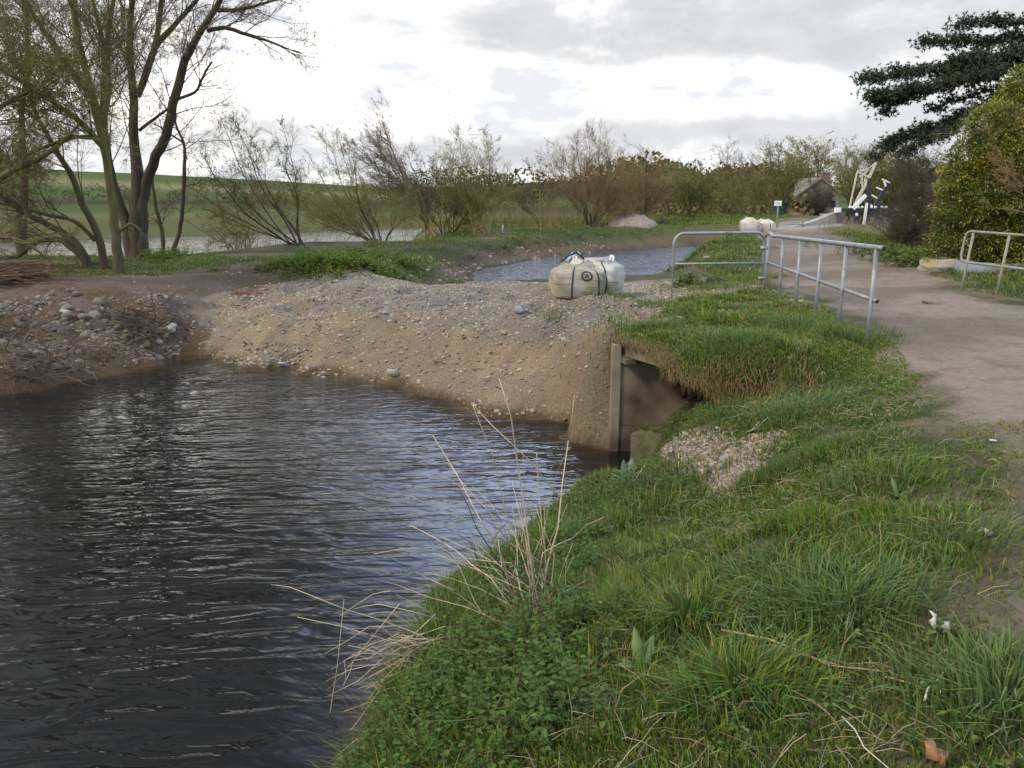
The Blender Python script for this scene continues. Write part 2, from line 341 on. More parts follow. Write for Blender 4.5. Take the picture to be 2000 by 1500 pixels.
# ---------------------------------------------------------------- water
def water_mat(name, base, edge, sx, sy, amp, amp2, rot=0, dist=1.5, rough=.02):
    m = bpy.data.materials.new(name); m.use_nodes = True; nt = m.node_tree; N = nt.nodes; L = nt.links; b = N['Principled BSDF']
    b.inputs['Roughness'].default_value = rough; b.inputs['IOR'].default_value = 1.333; b.inputs['Specular IOR Level'].default_value = .5
    a = N.new('ShaderNodeAttribute'); a.attribute_name = 'Col'; L.new(a.outputs['Color'], b.inputs['Base Color'])
    g = N.new('ShaderNodeNewGeometry')
    def lay(sc, det, di, rz):
        mp = N.new('ShaderNodeMapping'); mp.vector_type = 'TEXTURE'; mp.inputs['Rotation'].default_value = (0,0,rz); mp.inputs['Scale'].default_value = (1/sc[0], 1/sc[1], 1)
        L.new(g.outputs['Position'], mp.inputs[0]); n = N.new('ShaderNodeTexNoise'); n.inputs['Scale'].default_value = 1; n.inputs['Detail'].default_value = det; n.inputs['Roughness'].default_value = .55; n.inputs['Distortion'].default_value = di
        L.new(mp.outputs[0], n.inputs['Vector']); return n.outputs['Fac']
    def bump(h, dist_, prev):
        bp = N.new('ShaderNodeBump'); bp.inputs['Distance'].default_value = dist_; bp.inputs['Strength'].default_value = 1; L.new(h, bp.inputs['Height'])
        if prev: L.new(prev, bp.inputs['Normal'])
        return bp.outputs[0]
    # patches of calmer and rougher water
    pn = lay((.35,.5), 2, .5, .4)
    mr = N.new('ShaderNodeMapRange'); mr.inputs[1].default_value = .3; mr.inputs[2].default_value = .7; mr.inputs[3].default_value = .35; mr.inputs[4].default_value = 1.15; L.new(pn, mr.inputs[0])
    h1 = lay((sx, sy), 1.5, dist, rot); mm = N.new('ShaderNodeMath'); mm.operation = 'MULTIPLY'; L.new(h1, mm.inputs[0]); L.new(mr.outputs[0], mm.inputs[1])
    nrm = bump(mm.outputs[0], amp, None)
    nrm = bump(lay((sx*2.3, sy*2.1), 2, dist*.6, rot-.5), amp2, nrm)
    L.new(nrm, b.inputs['Normal']); return m
def water(name, poly, z, m, base, edge, step, depth=.35):
    xs = [p[0] for p in poly]; ys = [p[1] for p in poly]
    ax_ = np.arange(min(xs), max(xs)+step, step); ay = np.arange(min(ys), max(ys)+step, step)
    A, B = np.meshgrid(ax_, ay); k = inpoly(A, B, poly); dz = z-HZ(A, B)
    sh = np.exp(-np.clip(dz, 0, 9)/depth)*1.0
    Cw = np.array(base)*(1-sh[...,None])+np.array(edge)*sh[...,None]
    idx = np.arange(A.size).reshape(A.shape); F = np.stack([idx[:-1,:-1], idx[:-1,1:], idx[1:,1:], idx[1:,:-1]], -1).reshape(-1,4)
    keep = (k[:-1,:-1] & (np.maximum.reduce([dz[:-1,:-1], dz[1:,1:], dz[1:,:-1], dz[:-1,1:]]) > -.05)).ravel(); f = F[keep]; u, inv = np.unique(f, return_inverse=True)
    V = np.stack([A, B, np.full(A.shape, z)], -1).reshape(-1,3)
    b = MB(); b.add(V[u], inv.reshape(-1,4), Cw.reshape(-1,3)[u]); o = b.build(name, m); o['kind'] = 'structure'; return o
Mw1 = water_mat('basin_water', None, None, 1.35, 4.8, .046, .006, .10, 1.2)
Mw2 = water_mat('canal_water', None, None, 3.0, 6.0, .10, .03, .5, .5, .09)
Mw3 = water_mat('river_water', None, None, .8, 2.0, .14, .05, .5, .6)
water('basin_water', [(-26,-8),(0,-8),(.5,5),(2,8.6),(5,8.6),(5,9.8),(3,10.6),(-4,17.5),(-9,17.5),(-26,12)], ZB, Mw1, (.008,.008,.007), (.095,.062,.028), .1, .10)
water('canal_water', [(-4,19.5),(5,19.5),(12,36),(12,43),(-4,43)], ZC, Mw2, (.012,.013,.013), (.05,.04,.02), .3)
water('river_water', [(-140,-10),(-60,-10),(0,50),(120,85),(120,130),(-10,95),(-60,65),(-140,50)], ZR, Mw3, (.012,.014,.014), (.03,.03,.02), 1.0)
water('lock_cut_water', [(14,29),(28,29),(30,48),(16,48)], ZD, Mw2, (.012,.013,.013), (.03,.03,.02), .4)
# ---------------------------------------------------------------- grass
def blades(mb, P, h, wd, lean, col, rngl=rng, tipc=1.35, droop=.35):
    n = len(P); a = rngl.random(n)*2*PI
    ux = np.stack([np.cos(a), np.sin(a), 0*a], -1)             # blade width direction
    la = rngl.random(n)*2*PI if lean is None else lean
    ld = np.stack([np.cos(la), np.sin(la), 0*la], -1); k = (rngl.random(n)*.9+.1)[:,None]*droop*2
    h = h[:,None]; w_ = wd[:,None]
    p0 = P; p1 = P+np.array((0,0,1.))*h*.55+ld*h*k*.3; p2 = P+np.array((0,0,1.))*h*(1-.45*k)+ld*h*k
    V = np.stack([p0-ux*w_*.5, p0+ux*w_*.5, p1+ux*w_*.42, p1-ux*w_*.42, p2], 1)
    i = np.arange(n)[:,None]*5
    c = np.repeat(col, 5, 0).reshape(n,5,3)*np.array((.7,.7,1,1,tipc))[None,:,None]  # roots darkened in the colour for shade between blades; tips paler
    mb.add(V.reshape(-1,3), [i+np.array([[0,1,2,3]]), i+np.array([[3,2,4]])], c.reshape(-1,3))
GREENS = np.array([(.098,.16,.020),(.066,.12,.022),(.15,.19,.022),(.072,.13,.036),(.195,.18,.04),(.29,.235,.11)])
def gcol(n, w, jit=.18):
    w = np.array(w, float); w /= w.sum(); c = GREENS[rng.choice(len(GREENS), n, p=w)]
    return c*(1+jit*rng.normal(size=(n,1)))*(1+.07*rng.normal(size=(n,3)))
def scatter(poly, n):
    xs = [p[0] for p in poly]; ys = [p[1] for p in poly]
    x = rng.uniform(min(xs), max(xs), n); y = rng.uniform(min(ys), max(ys), n); k = inpoly(x, y, poly); return x[k], y[k]
M_grass = mat('grass_blade', attr=True, rough=.6, spec=.16, trans=.3)
M_leafy = mat('weed_leaf', attr=True, rough=.7, spec=.12, trans=.25)
grass = MB()
bank = [(p[0]-.25, p[1]) for p in shore]+[(1.55,9.0),(2.0,8.4),(2.6,8.0),(3.0,8.3),(4.4,9.4),(4.6,9.2)]+[(3.95,8.0),(3.5,5.7),(3.1,4.2),(2.7,3.36),(2.4,2.2),(2.2,1.2),(-1.0,1.4)]
def grow_grass(poly, n, zf, hs=1., near_k=True, wmul=1., mask=None, cols=None, zoff=-.01):
    x, y = scatter(poly, n)
    r = np.hypot(x, y)
    m = np.ones(len(x), bool)
    if near_k:      # thinner far off, where one blade covers less than a pixel
        m &= rng.random(len(x)) < np.clip((5.0/r)**1.1, .12, 1)
    if mask is not None: m &= rng.random(len(x)) < mask(x, y)
    x, y, r = x[m], y[m], r[m]
    tuft = fbm(x, y, .55, 3, 5); blue = fbm(x, y, .9, 2, 44); dry = fbm(x, y, .7, 3, 71)
    h = (.035+.085*sst(.1, .4, tuft)+.035*rng.random(len(x)))*(1-.45*sst(1.0,.0,sdist(x,y,tun)))*(.55+.9*rng.random(len(x)))*hs
    pq = sst(-.3, 1.0, sdist(x, y, pathpoly)); h = h*(.3+.7*pq)
    wd = (.0035+.003*rng.random(len(x)))*np.clip(r/4.0, 1, 4)*wmul
    c = gcol(len(x), cols or (5,4,4,2,1.2,.8))
    bl = .55*sst(.15, .35, blue)[:,None]; c = c*(1-bl)+np.array((.08,.135,.04))*(1+.2*rng.normal(size=(len(x),1)))*bl
    dr = (rng.random(len(x)) < .05+.5*sst(.15,.4,dry))[:,None]; c = np.where(dr & (rng.random((len(x),1)) < .5), np.array((.28,.22,.12))*(1+.2*rng.normal(size=(len(x),1))), c)
    lean = 2.6+1.6*rng.normal(size=len(x))+3*fbm(x,y,.6,2,18)
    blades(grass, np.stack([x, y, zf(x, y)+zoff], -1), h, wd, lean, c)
def bankmask(x, y):
    k = 1-sst(.15, -.15, sdist(x, y, patch)+jag(x,y,.35,.45))*.97
    k *= 1-.85*sst(.08, .24, fbm(x, y, .6, 3, 37))*sst(-.3,.4,x)                  # worn bare spots
    pdv = sdist(x, y, pathpoly)+jag(x, y, .9, .7); k *= .06+.94*sst(-.25, .5, pdv)*(1-.5*sst(.9,.3,pdv)*(fbm(x,y,.4,3,5)>0))
    t = sdist(x, y, tun); k *= t > .02
    k *= HZ(x, y) > ZB-.05
    return np.clip(k, 0, 1)
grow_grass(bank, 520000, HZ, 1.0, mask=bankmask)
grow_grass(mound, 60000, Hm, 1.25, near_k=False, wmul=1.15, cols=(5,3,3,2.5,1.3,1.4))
# dry matted fringe that hangs over the lip of the culvert
x0 = []; e = mound_edge
for i in range(len(e)-1):
    a, b = np.array(e[i]), np.array(e[i+1]); n = int(np.linalg.norm(b-a)*2600); t = rng.random(n)[:,None]; q = a*(1-t)+b*t; x0.append(q)
q = np.concatenate(x0); q[:,0] += rng.normal(size=len(q))*.03+abs(rng.normal(size=len(q)))*.12; q[:,1] += abs(rng.normal(size=len(q)))*.12; q[:,2] = Hm(q[:,0], q[:,1])
q[:,2] -= .02; fr_ = 1
nrm = np.array((-.88,-.47,0)); n = len(q)
L_ = (.05+.17*rng.random(n)*sst(-.2,.3,fbm(q[:,0],q[:,1],.4,2,8)))*(.25+.75*sst(9.3,8.6,q[:,1])); out = (.05+.10*rng.random(n))[:,None]; a = rng.normal(size=(n,1))*.05
side = np.array((.47,-.88,0)); P1 = q+nrm*out*.7+np.array((0,0,.015)); P2 = q+nrm*out+side*(a+.04)+np.stack([0*L_,0*L_,-L_],-1)
wv = side*.006; V = np.stack([q-wv, q+wv, P1+wv*.8, P1-wv*.8, P2], 1)
mx_ = rng.random(n) < .72; cc = np.where(mx_[:,None], np.array((.19,.125,.06)), np.array((.10,.13,.045)))*(1+.3*rng.normal(size=(n,1)))
i = np.arange(n)[:,None]*5; grass.add(V.reshape(-1,3), [i+np.array([[0,1,2,3]]), i+np.array([[3,2,4]])], np.clip(np.repeat(cc,5,0),.01,1))
def HT(x, y): return np.where(inpoly(x, y, mound), np.maximum(Hm(x, y), HZ(x, y)), HZ(x, y))
grow_grass([(2.3,8.0),(2.5,7.6),(3.1,7.2),(4.0,7.8),(4.25,8.7),(4.2,9.6),(3.6,8.8),(2.8,8.35)], 26000, HT, 1.1, near_k=False, wmul=1.1)
grow_grass([(4.1,9.3),(4.5,9.6),(4.75,12),(4.7,14.5),(4.2,14.3),(3.6,12.5),(3.6,10.8)], 26000, HT, 1.0, near_k=False, wmul=1.0, cols=(4,3,3,2,3,3), mask=lambda x, y: sst(-.12,.1,fbm(x,y,.7,3,9)))
grow_grass([(p[0]-.1,p[1]) for p in path_l[1:6]]+[(p[0]+.9,p[1]) for p in path_l[1:6][::-1]], 50000, HZ, .8, near_k=False, wmul=1.3, cols=(3,1,5,0,3,1), mask=lambda x, y: .8*sst(.02,.2,fbm(x,y,.5,4,29))*sst(.9,.0,-sdist(x,y,pathpoly)))
grow_grass([(1.5,10.3),(2.1,11.6),(2.75,13.2),(3.6,13.7),(4.5,14.1),(4.7,12),(4.2,9.5)], 60000, HT, 1.1, near_k=False, wmul=1.0, cols=(5,3,5,1.5,2,2), mask=lambda x, y: sst(.9,.2,fbm(x,y,1.0,3,9)*1.6+.6*sst(3.0,2.2,x)+.35*sst(13.2,13.8,y)))
# verges and banks farther off
def fmask(f): return f
grow_grass([(-.3,19.5),(-2.2,20.6)]+[(-9,22.0),(-10,25.5),(-5,26),(-1.8,30)], 26000, HZ, .9, near_k=False, wmul=1.0, mask=lambda x, y: sst(.0,.2,fbm(x,y,1.3,3,7)))
isth_poly = [(-2.5,22),(-1.6,28),(.8,33.8),(4.6,39.3),(7.2,41.2),(10.5,42.3),(13,41),(13.5,50),(4,48),(-3,42),(-6,34),(-5,26)]
def im(x, y): d = sdist(x, y, canal); return sst(.5, 1.3, d+jag(x,y,1.,.8))*sst(-.25,.0,fbm(x,y,2.2,3,19))
grow_grass(isth_poly, 90000, HZ, 1.3, near_k=False, wmul=1.1, mask=im, cols=(5,2,7,0,2,1.5))
strip = [(4.5,17.3),(4.9,24),(5.5,27.5),(7.4,32.2),(9.6,37.6),(11,40.5),(12.3,39.2),(10.1,33.4),(8.1,25.8),(6.3,20.2),(5.2,17)]
grow_grass(strip, 60000, HZ, 1.5, near_k=False, wmul=1.0, cols=(4,4,3,4,1.5,2.0))
rverge = [(7.7,11.4),(7.7,13.5),(8.4,16.2),(10.4,23),(12.5,31.5),(14.2,36.6),(15.4,34),(14,28),(12.5,20),(11.5,15.5),(12,10)]
grow_grass(rverge, 60000, HZ, 1.5, near_k=False, wmul=1.0, cols=(5,4,5,1,1,1), mask=lambda x,y: .25+.75*sst(0,.7,sdist(x,y,pathpoly)+jag(x,y,.8,.8)))
meadow = [(-3,42),(4,44),(11,43),(13.4,42.6),(15.5,46),(22,64),(0,64),(-6,50)]
grow_grass(meadow, 70000, HZ, 1.6, near_k=False, wmul=2.2, cols=(7,3,6,0,1,.5))
rlow = [(14.6,37.5),(16.2,41.0),(20,41.5),(21,36),(17,32.5),(14.5,33)]
# left bank under the trees
grow_grass([(-14,21),(-10.5,19.5),(-7.8,21.2),(-7.5,24.5),(-12,27),(-16,25)], 30000, HZ, .8, near_k=False, wmul=1.6, mask=lambda x,y: sst(-.05,.15,fbm(x,y,1.6,3,14)+.08))
# small tufts on the crossing near the mound
for (px, py, z, n, rr) in ((1075,628,-.35,130,.13),(1190,605,-.25,160,.2),(1215,635,-.15,320,.3),(1250,600,-.15,420,.35),(1300,590,-.1,600,.4),(1230,660,-.15,300,.25),(1400,560,-.1,1500,.5),(1460,545,-.1,1500,.35),(1000,470,-.4,900,1.2)):
    cx, cy, _ = W(px, py, z); x = cx+rng.normal(size=n)*rr; y = cy+rng.normal(size=n)*rr
    ins = inpoly(x, y, mound); x, y = x[~ins], y[~ins]; n = len(x)
    blades(grass, np.stack([x,y,HZ(x,y)-.01],-1), .05+.12*rng.random(n), np.full(n,.008), None, gcol(n,(4,4,3,2,1,2)))
# big blue-green tufts and taller clumps in the foreground turf
for (px, py, z, n, rr, hh, blue) in ((1560,1150,-.15,800,.16,.23,.6),(1660,1180,-.1,900,.14,.24,.8),(1500,1100,-.2,600,.16,.2,.5),(1960,1400,0,900,.16,.24,.7),(1850,1050,-.03,700,.18,.15,.4),(1350,1200,-.35,1000,.12,.25,0),
    (1450,1350,-.2,1200,.14,.24,0),(860,1230,-1.0,700,.12,.40,.4),(880,1170,-1.1,350,.08,.45,.3),(800,1330,-1.0,500,.12,.34,.4),(985,1090,-1.0,500,.12,.38,.2),(1080,1060,-1.0,400,.08,.34,0),(1430,810,-.55,1100,.26,.13,.6),(1320,830,-.85,600,.14,.11,.4),(1560,640,0,1500,.3,.2,.5),(1640,660,0,1400,.25,.22,.5),(1450,690,-.1,1500,.32,.2,.5),(1260,650,-.12,1400,.22,.18,.5),(1560,800,-.3,1200,.22,.2,.8),(1750,930,-.08,1000,.2,.18,.3),(1200,1200,-.5,800,.14,.22,0),(720,1490,-1.2,300,.1,.35,.1)):
    cx, cy, _ = W(px, py, z); x = cx+rng.normal(size=n)*rr; y = cy+rng.normal(size=n)*rr
    ins = inpoly(x, y, mound); zz = np.where(ins, Hm(x, y), HZ(x, y)); k = (ins | (sdist(x,y,tun) > .02)) & (zz > ZB); x, y, zz = x[k], y[k], zz[k]; n = len(x)
    c = gcol(n, (3,4,2,2,1,.5)); bl = blue*(rng.random((n,1)) < .85); c = c*(1-bl)+np.array((.11,.17,.055))*(1+.2*rng.normal(size=(n,1)))*bl
    ang = np.arctan2(y-cy, x-cx)+.6*rng.normal(size=n)
    blades(grass, np.stack([x,y,zz-.01],-1), hh*(.4+.7*rng.random(n)), .0045+.004*rng.random(n), ang, np.clip(c,.005,1), droop=.5)
for (px, py, rr, n) in ((900,1350,.3,1100),(1000,1400,.3,900),(860,1450,.25,700),(1150,1020,.3,1200),(1260,990,.25,1000)):
    q = G(px, py); x = q[0]+rng.normal(size=n)*rr; y = q[1]+rng.normal(size=n)*rr; z = HZ(x,y); k = z > ZB; x, y, z = x[k], y[k], z[k]; n = len(x)
    blades(grass, np.stack([x,y,z-.01],-1), .12+.2*rng.random(n), .004+.003*rng.random(n), None, gcol(n,(4,5,3,3,1,1.5)), droop=.5)
n = 420; t_ = rng.random(n); wx = 1.43+.5*t_+rng.normal(size=n)*.03; wy = 9.02-.7*t_+.02*rng.normal(size=n)
blades(grass, np.stack([wx+.08,wy+.05,-1.10+.14*t_],-1), .06+.10*rng.random(n), np.full(n,.006), 3.6+rng.normal(size=n)*.8, gcol(n,(4,2,5,1,2,2)), droop=.7)
g_o = grass.build('grass', M_grass, smooth=False); tag(g_o, kind='stuff')
print('grass verts', len(g_o.data.vertices))
# dead straw lying through the turf
st = MB()
x, y = scatter(bank, 6500); k = rng.random(len(x)) < bankmask(x,y); x, y = x[k], y[k]; n = len(x); z = HZ(x,y)+.03+.05*rng.random(n); a = rng.random(n)*PI; l = .05+.14*rng.random(n)
A = np.stack([x,y,z],-1); D = np.stack([np.cos(a)*l, np.sin(a)*l, rng.normal(size=n)*.025],-1); P = np.stack([A-D/2, A+np.array((0,0,.012)), A+D/2],1)
tubes(st, P, np.full((n,3),.0013), 3, np.clip(np.array((.30,.235,.135))*(1+.4*rng.normal(size=(n,1))),.02,1))
M_straw = mat('straw', attr=True, rough=.7); tag(st.build('straw_litter', M_straw), kind='stuff')

# ---------------------------------------------------------------- broad leaved weeds (nettle, buttercup) as ground cover
def leafs(mb, P, d, up, l, w_, col):     # pointed leaves folded along the midrib; d direction, up normal
    n = len(P); s = np.cross(d, up); s /= np.linalg.norm(s, axis=1, keepdims=True)+1e-9; nn = np.cross(s, d)
    l = l[:,None]; w_ = w_[:,None]
    a = P; b = P+d*l*.45-nn*l*.03; t = P+d*l-nn*l*.18; L1 = P+d*l*.38+s*w_*.5+nn*l*.05; R1 = P+d*l*.38-s*w_*.5+nn*l*.05
    V = np.stack([a, L1, b, R1, t], 1).reshape(-1,3); i = np.arange(n)[:,None]*5
    mb.add(V, [i+np.array([[0,2,1]]), i+np.array([[0,3,2]]), i+np.array([[1,2,4]]), i+np.array([[2,3,4]])], np.repeat(np.clip(col,.004,1), 5, 0))
def weed_patch(name, spots, colr, lsz=(.03,.06), zf=HZ, layers=5, hgt=(.1,.35)):
    mb = MB(); sm = MB()
    for (cx, cy, rr, n) in spots:
        x = cx+rng.normal(size=n)*rr; y = cy+rng.normal(size=n)*rr; z = zf(x, y); k = z > ZB-.03; x, y, z = x[k], y[k], z[k]; n = len(x)
        if not n: continue
        H_ = hgt[0]+(hgt[1]-hgt[0])*rng.random(n)
        top = np.stack([x+rng.normal(size=n)*.03, y+rng.normal(size=n)*.03, z+H_],-1); base = np.stack([x,y,z-.01],-1)
        tubes(sm, np.stack([base,(base+top)/2,top],1), np.full((n,3),.0022), 3, np.tile(np.array((.10,.10,.04)),(n,1)))
        for j in range(layers):
            t = .35+.65*j/(layers-1); p = base+(top-base)*t
            for s_ in range(3 if j < layers-1 else 4):
                az = rng.random(n)*2*PI; el = rng.normal(size=n)*.25+.1; d = np.stack([np.cos(az)*np.cos(el), np.sin(az)*np.cos(el), np.sin(el)],-1)
                l = lsz[0]+(lsz[1]-lsz[0])*rng.random(n)*(1.1-.4*t)
                c = np.array(colr)*(1+.22*rng.normal(size=(n,1)))*(1+.1*rng.normal(size=(n,3)))
                leafs(mb, p+d*.012, d, np.tile(np.array((0,0,1.)),(n,1)), l, l*.72, c)
    for i in range(len(sm.V)):
        pass
    off = mb.n; V = np.concatenate(sm.V); mb.V.append(V.astype(np.float32)); mb.C.append(np.concatenate(sm.C)); mb.F += [f+off for f in sm.F]; mb.n += len(V)
    o = mb.build(name, M_leafy, smooth=False); tag(o, kind='stuff'); return o
sp_ = [(*W(px,py,z)[:2], r*1.1, int(n*.62)) for px,py,z,r,n in ((880,1350,-1.0,.15,95),(960,1300,-.8,.17,85),(1010,1400,-.7,.17,85),(880,1450,-1.0,.19,95),(1080,1300,-.75,.12,90),(820,1420,-1.1,.14,70),(1050,1470,-.7,.12,90),(780,1490,-1.2,.1,80),
      (1140,1010,-1.2,.18,110),(1210,985,-1.15,.2,140),(1290,960,-1.0,.2,110),(1100,1080,-1.0,.15,90),(980,1180,-1.0,.14,90),(1130,1150,-.85,.14,80))]
weed_patch('nettle_patch', sp_, (.068,.115,.024), (.018,.05), hgt=(.10,.32))
sp_ = [(x_, y_, .05, 3) for x_, y_ in zip(*scatter(bank, 420)) if bankmask(np.array([x_]), np.array([y_]))[0] > .4]
weed_patch('low_weeds', sp_, (.09,.14,.03), (.018,.04), layers=3, hgt=(.03,.09))
# bright clump of weeds beside the crossing and along the banks behind
sp_ = [(*W(px,py,z)[:2], r, n) for px,py,z,r,n in ((570,515,-.2,.5,260),(630,520,-.2,.6,420),(690,525,-.2,.6,420),(750,520,-.2,.5,260),(640,500,-.2,.6,260),(700,500,-.25,.5,200),(790,515,-.3,.3,90),
      (330,498,-.35,.45,150),(370,492,-.35,.4,110),(480,490,-.5,.4,90),(300,505,-.3,.3,60))]
weed_patch('verge_weeds', sp_, (.13,.19,.022), (.04,.09), hgt=(.08,.34))
sp_ = [(*W(px,py,z)[:2], r, n) for px,py,z,r,n in ((1310,535,-.6,.2,90),(1320,510,-.5,.3,70),(1350,500,-.4,.3,60),(1345,560,-.2,.25,50),(1700,500,0,.5,60),(1740,515,0,.4,60),(1790,522,.05,.3,50),(1760,500,.05,.5,50),(1690,485,0,.6,50),(1290,545,-.6,.2,60))]
weed_patch('path_side_weeds', sp_, (.12,.17,.03), (.05,.11), hgt=(.1,.28))

# dock plants
M_dock = mat('dock_leaf', (.13,.20,.05), .45, var=.2, vscale=30, bump=.002, bscale=60, trans=.25)
M_dockb = mat('dock_leaf_blue', (.11,.17,.085), .5, var=.15, vscale=30, trans=.2)
def dock(name, label, base, leaves, m):
    t = thing(name, label, 'plant', base)
    for (az, el, l, wd, curl) in leaves:
        b = MB(); n = 9; az = math.radians(az); el = math.radians(el); V = []; p = np.zeros(3); e = el
        for i in range(n):
            u = i/(n-1); half = wd*.5*(math.sin(PI*min(1, (u*.93+.07))**.8)**.75)*(1-.15*u) if i < n-1 else .001
            d = np.array((math.cos(az)*math.cos(e), math.sin(az)*math.cos(e), math.sin(e))); s = np.array((-math.sin(az), math.cos(az), 0)); nn = np.cross(d, s)
            wob = 1+.12*math.sin(i*2.3+l*50)
            V += [p+s*half*wob-nn*half*.35, p+s*half*.5*wob-nn*half*.05, p, p-s*half*.5*wob-nn*half*.05, p-s*half*wob-nn*half*.35]
            p = p+d*l/(n-1); e -= curl/(n-1)
        F = [[i*5+j, i*5+j+1, (i+1)*5+j+1, (i+1)*5+j] for i in range(n-1) for j in range(4)]
        b.add(V, F); b.build('leaf', m, t)
    return t
bp_ = W(1250,1330,-.5); z_ = hz(bp_[0], bp_[1])
dock('dock_plant', 'broad pale green dock leaves standing in the grass beside the dead stalks', (bp_[0],bp_[1],z_), [(100,75,.20,.065,.7),(60,55,.20,.07,1.0),(200,50,.15,.06,1.0),(-20,40,.17,.06,1.1),(-80,35,.15,.055,.9),(140,30,.12,.05,.8)], M_dock)
bp_ = W(1225,945,-1.2); z_ = hz(bp_[0], bp_[1])
dock('dock_plant', 'rounded blue green dock leaves at the foot of the low concrete wall by the water', (bp_[0],bp_[1],z_), [(120,80,.24,.13,.3),(60,75,.26,.12,.4),(180,50,.2,.11,.8),(0,60,.2,.1,.8),(-60,45,.18,.09,1.)], M_dockb)
bp_ = W(1345,1370,-.4); z_ = hz(bp_[0], bp_[1])
dock('dock_plant', 'small dock plant with a drooping leaf low in the turf', (bp_[0],bp_[1],z_), [(110,60,.14,.05,.9),(-60,60,.16,.05,1.6),(20,45,.12,.05,1.0)], M_dock)
bp_ = W(1690,1035,-.15); z_ = hz(bp_[0], bp_[1])
dock('dock_plant', 'grey green rosette plant flat in the grass halfway to the towpath', (bp_[0],bp_[1],z_), [(a_,25,.07,.045,.5) for a_ in range(0,360,60)], M_dockb)
bp_ = W(1755,975,-.1); z_ = hz(bp_[0], bp_[1])
dock('dock_plant', 'upright light green leaf pair in thick grass near the towpath edge', (bp_[0],bp_[1],z_), [(120,70,.13,.055,.4),(20,35,.12,.05,.5),(200,40,.1,.05,.5)], M_dock)

# ---------------------------------------------------------------- the dead stalks over the water
M_stalk = mat('dead_stalk', (.46,.36,.22), .7, var=.25, vscale=20); M_stalkd = mat('dark_stalk', (.10,.07,.05), .8, var=.3, vscale=20)
def stalks(name, label, base, items, m2=None):
    t = thing(name, label, 'dead plant', base)
    for nm, mt, lst in (('pale_stalk', M_stalk, [i for i in items if not i[-1]]), ('dark_stalk', M_stalkd, [i for i in items if i[-1]])):
        for pts, r, _ in lst:
            b = MB(); P = np.array(pts); k = len(P)
            Q = [P[0]]
            for i in range(k-1):
                mid = (P[i]+P[i+1])/2+rng.normal(size=3)*np.linalg.norm(P[i+1]-P[i])*.02; Q += [mid, P[i+1]]
            Q = np.array(Q); b.tube(Q, np.linspace(r, r*.45, len(Q)), 5); o = b.build(nm, mt); under(t, o)
    return t
root = at(1040,1230,5.0); S = []; S_late = []
YA = G(1045,1215)[1]; YB = G(880,1290)[1]+.05; print('stalk depth', YA, YB)
def sk(pix, r, dark=False, Y0=YA, dY=.2):
    pts = [at(px, py, Y0+dY*i*(1 if hash((px,py))%2 else -1)*.6) for i, (px, py) in enumerate(pix)]; S.append((pts, r*1.05, dark))
for p, r, dk in [
  ([(1048,1235),(1040,1120),(1010,900),(975,740)],.0055,0),([(1055,1225),(1040,1150),(990,1010),(925,795)],.005,0),([(1060,1160),(1090,1030),(1110,860)],.006,0),([(1110,860),(1122,770)],.003,0),
  ([(1075,1160),(1048,890),(1044,884)],.004,0),([(1052,1180),(1000,940)],.004,0),([(1000,1180),(985,1100),(935,1010),(845,850)],.005,0),([(1100,980),(960,830),(928,795)],.003,0),
  ([(1060,1100),(980,1050),(860,995),(800,968)],.0035,0),([(1040,1240),(960,1130),(890,1075),(800,1025)],.005,0),([(1030,1190),(1008,1110),(1012,1115)],.007,0),([(1065,1230),(1058,1140)],.008,0),
  ([(1015,1270),(1100,1340),(1170,1370)],.007,0),([(1100,1340),(1087,1270)],.007,0),([(1050,1240),(1120,1180),(1180,1165)],.005,1),([(1010,1260),(900,1300),(830,1340)],.0045,0),
  ([(1140,1260),(1180,1200),(1230,1135)],.0045,0),([(1020,1250),(1130,1240)],.004,0),([(1030,1180),(1060,1080),(1120,1050),(1180,1010)],.0035,0),([(1020,1230),(1055,1110),(1090,1070)],.005,1),
  ([(1000,1150),(930,1030),(895,950)],.0045,1),([(960,1060),(990,1020)],.004,1),([(1025,1260),(1005,1330),(995,1400)],.006,1),([(955,1400),(950,1200)],.005,1),([(880,1450),(885,1290)],.005,0),
  ([(1000,1100),(905,1090),(840,1070),(730,1082)],.003,0),([(1000,1230),(900,1165),(850,1140)],.003,0),([(1045,1190),(1150,1130)],.003,0)]:
    sk(p, r, bool(dk))
for _ in range(60):
    x0_ = 1040+rng.normal()*35; y0_ = 1200+rng.normal()*50; a_ = rng.uniform(-1.3,.5); l_ = rng.uniform(90,300); p_ = (x0_+l_*math.sin(a_), y0_-l_*math.cos(a_)); m_ = ((x0_+p_[0])/2+rng.normal()*10, (y0_+p_[1])/2-rng.random()*10)
    sk([(x0_,y0_), m_, p_], .0014+.0014*rng.random(), rng.random() < .35)
stalks('dead_weed_clump', 'tall tangle of bleached dead stalks rising over the water at the bank edge', (root[0],root[1],hz(root[0],root[1])), S)
S = []
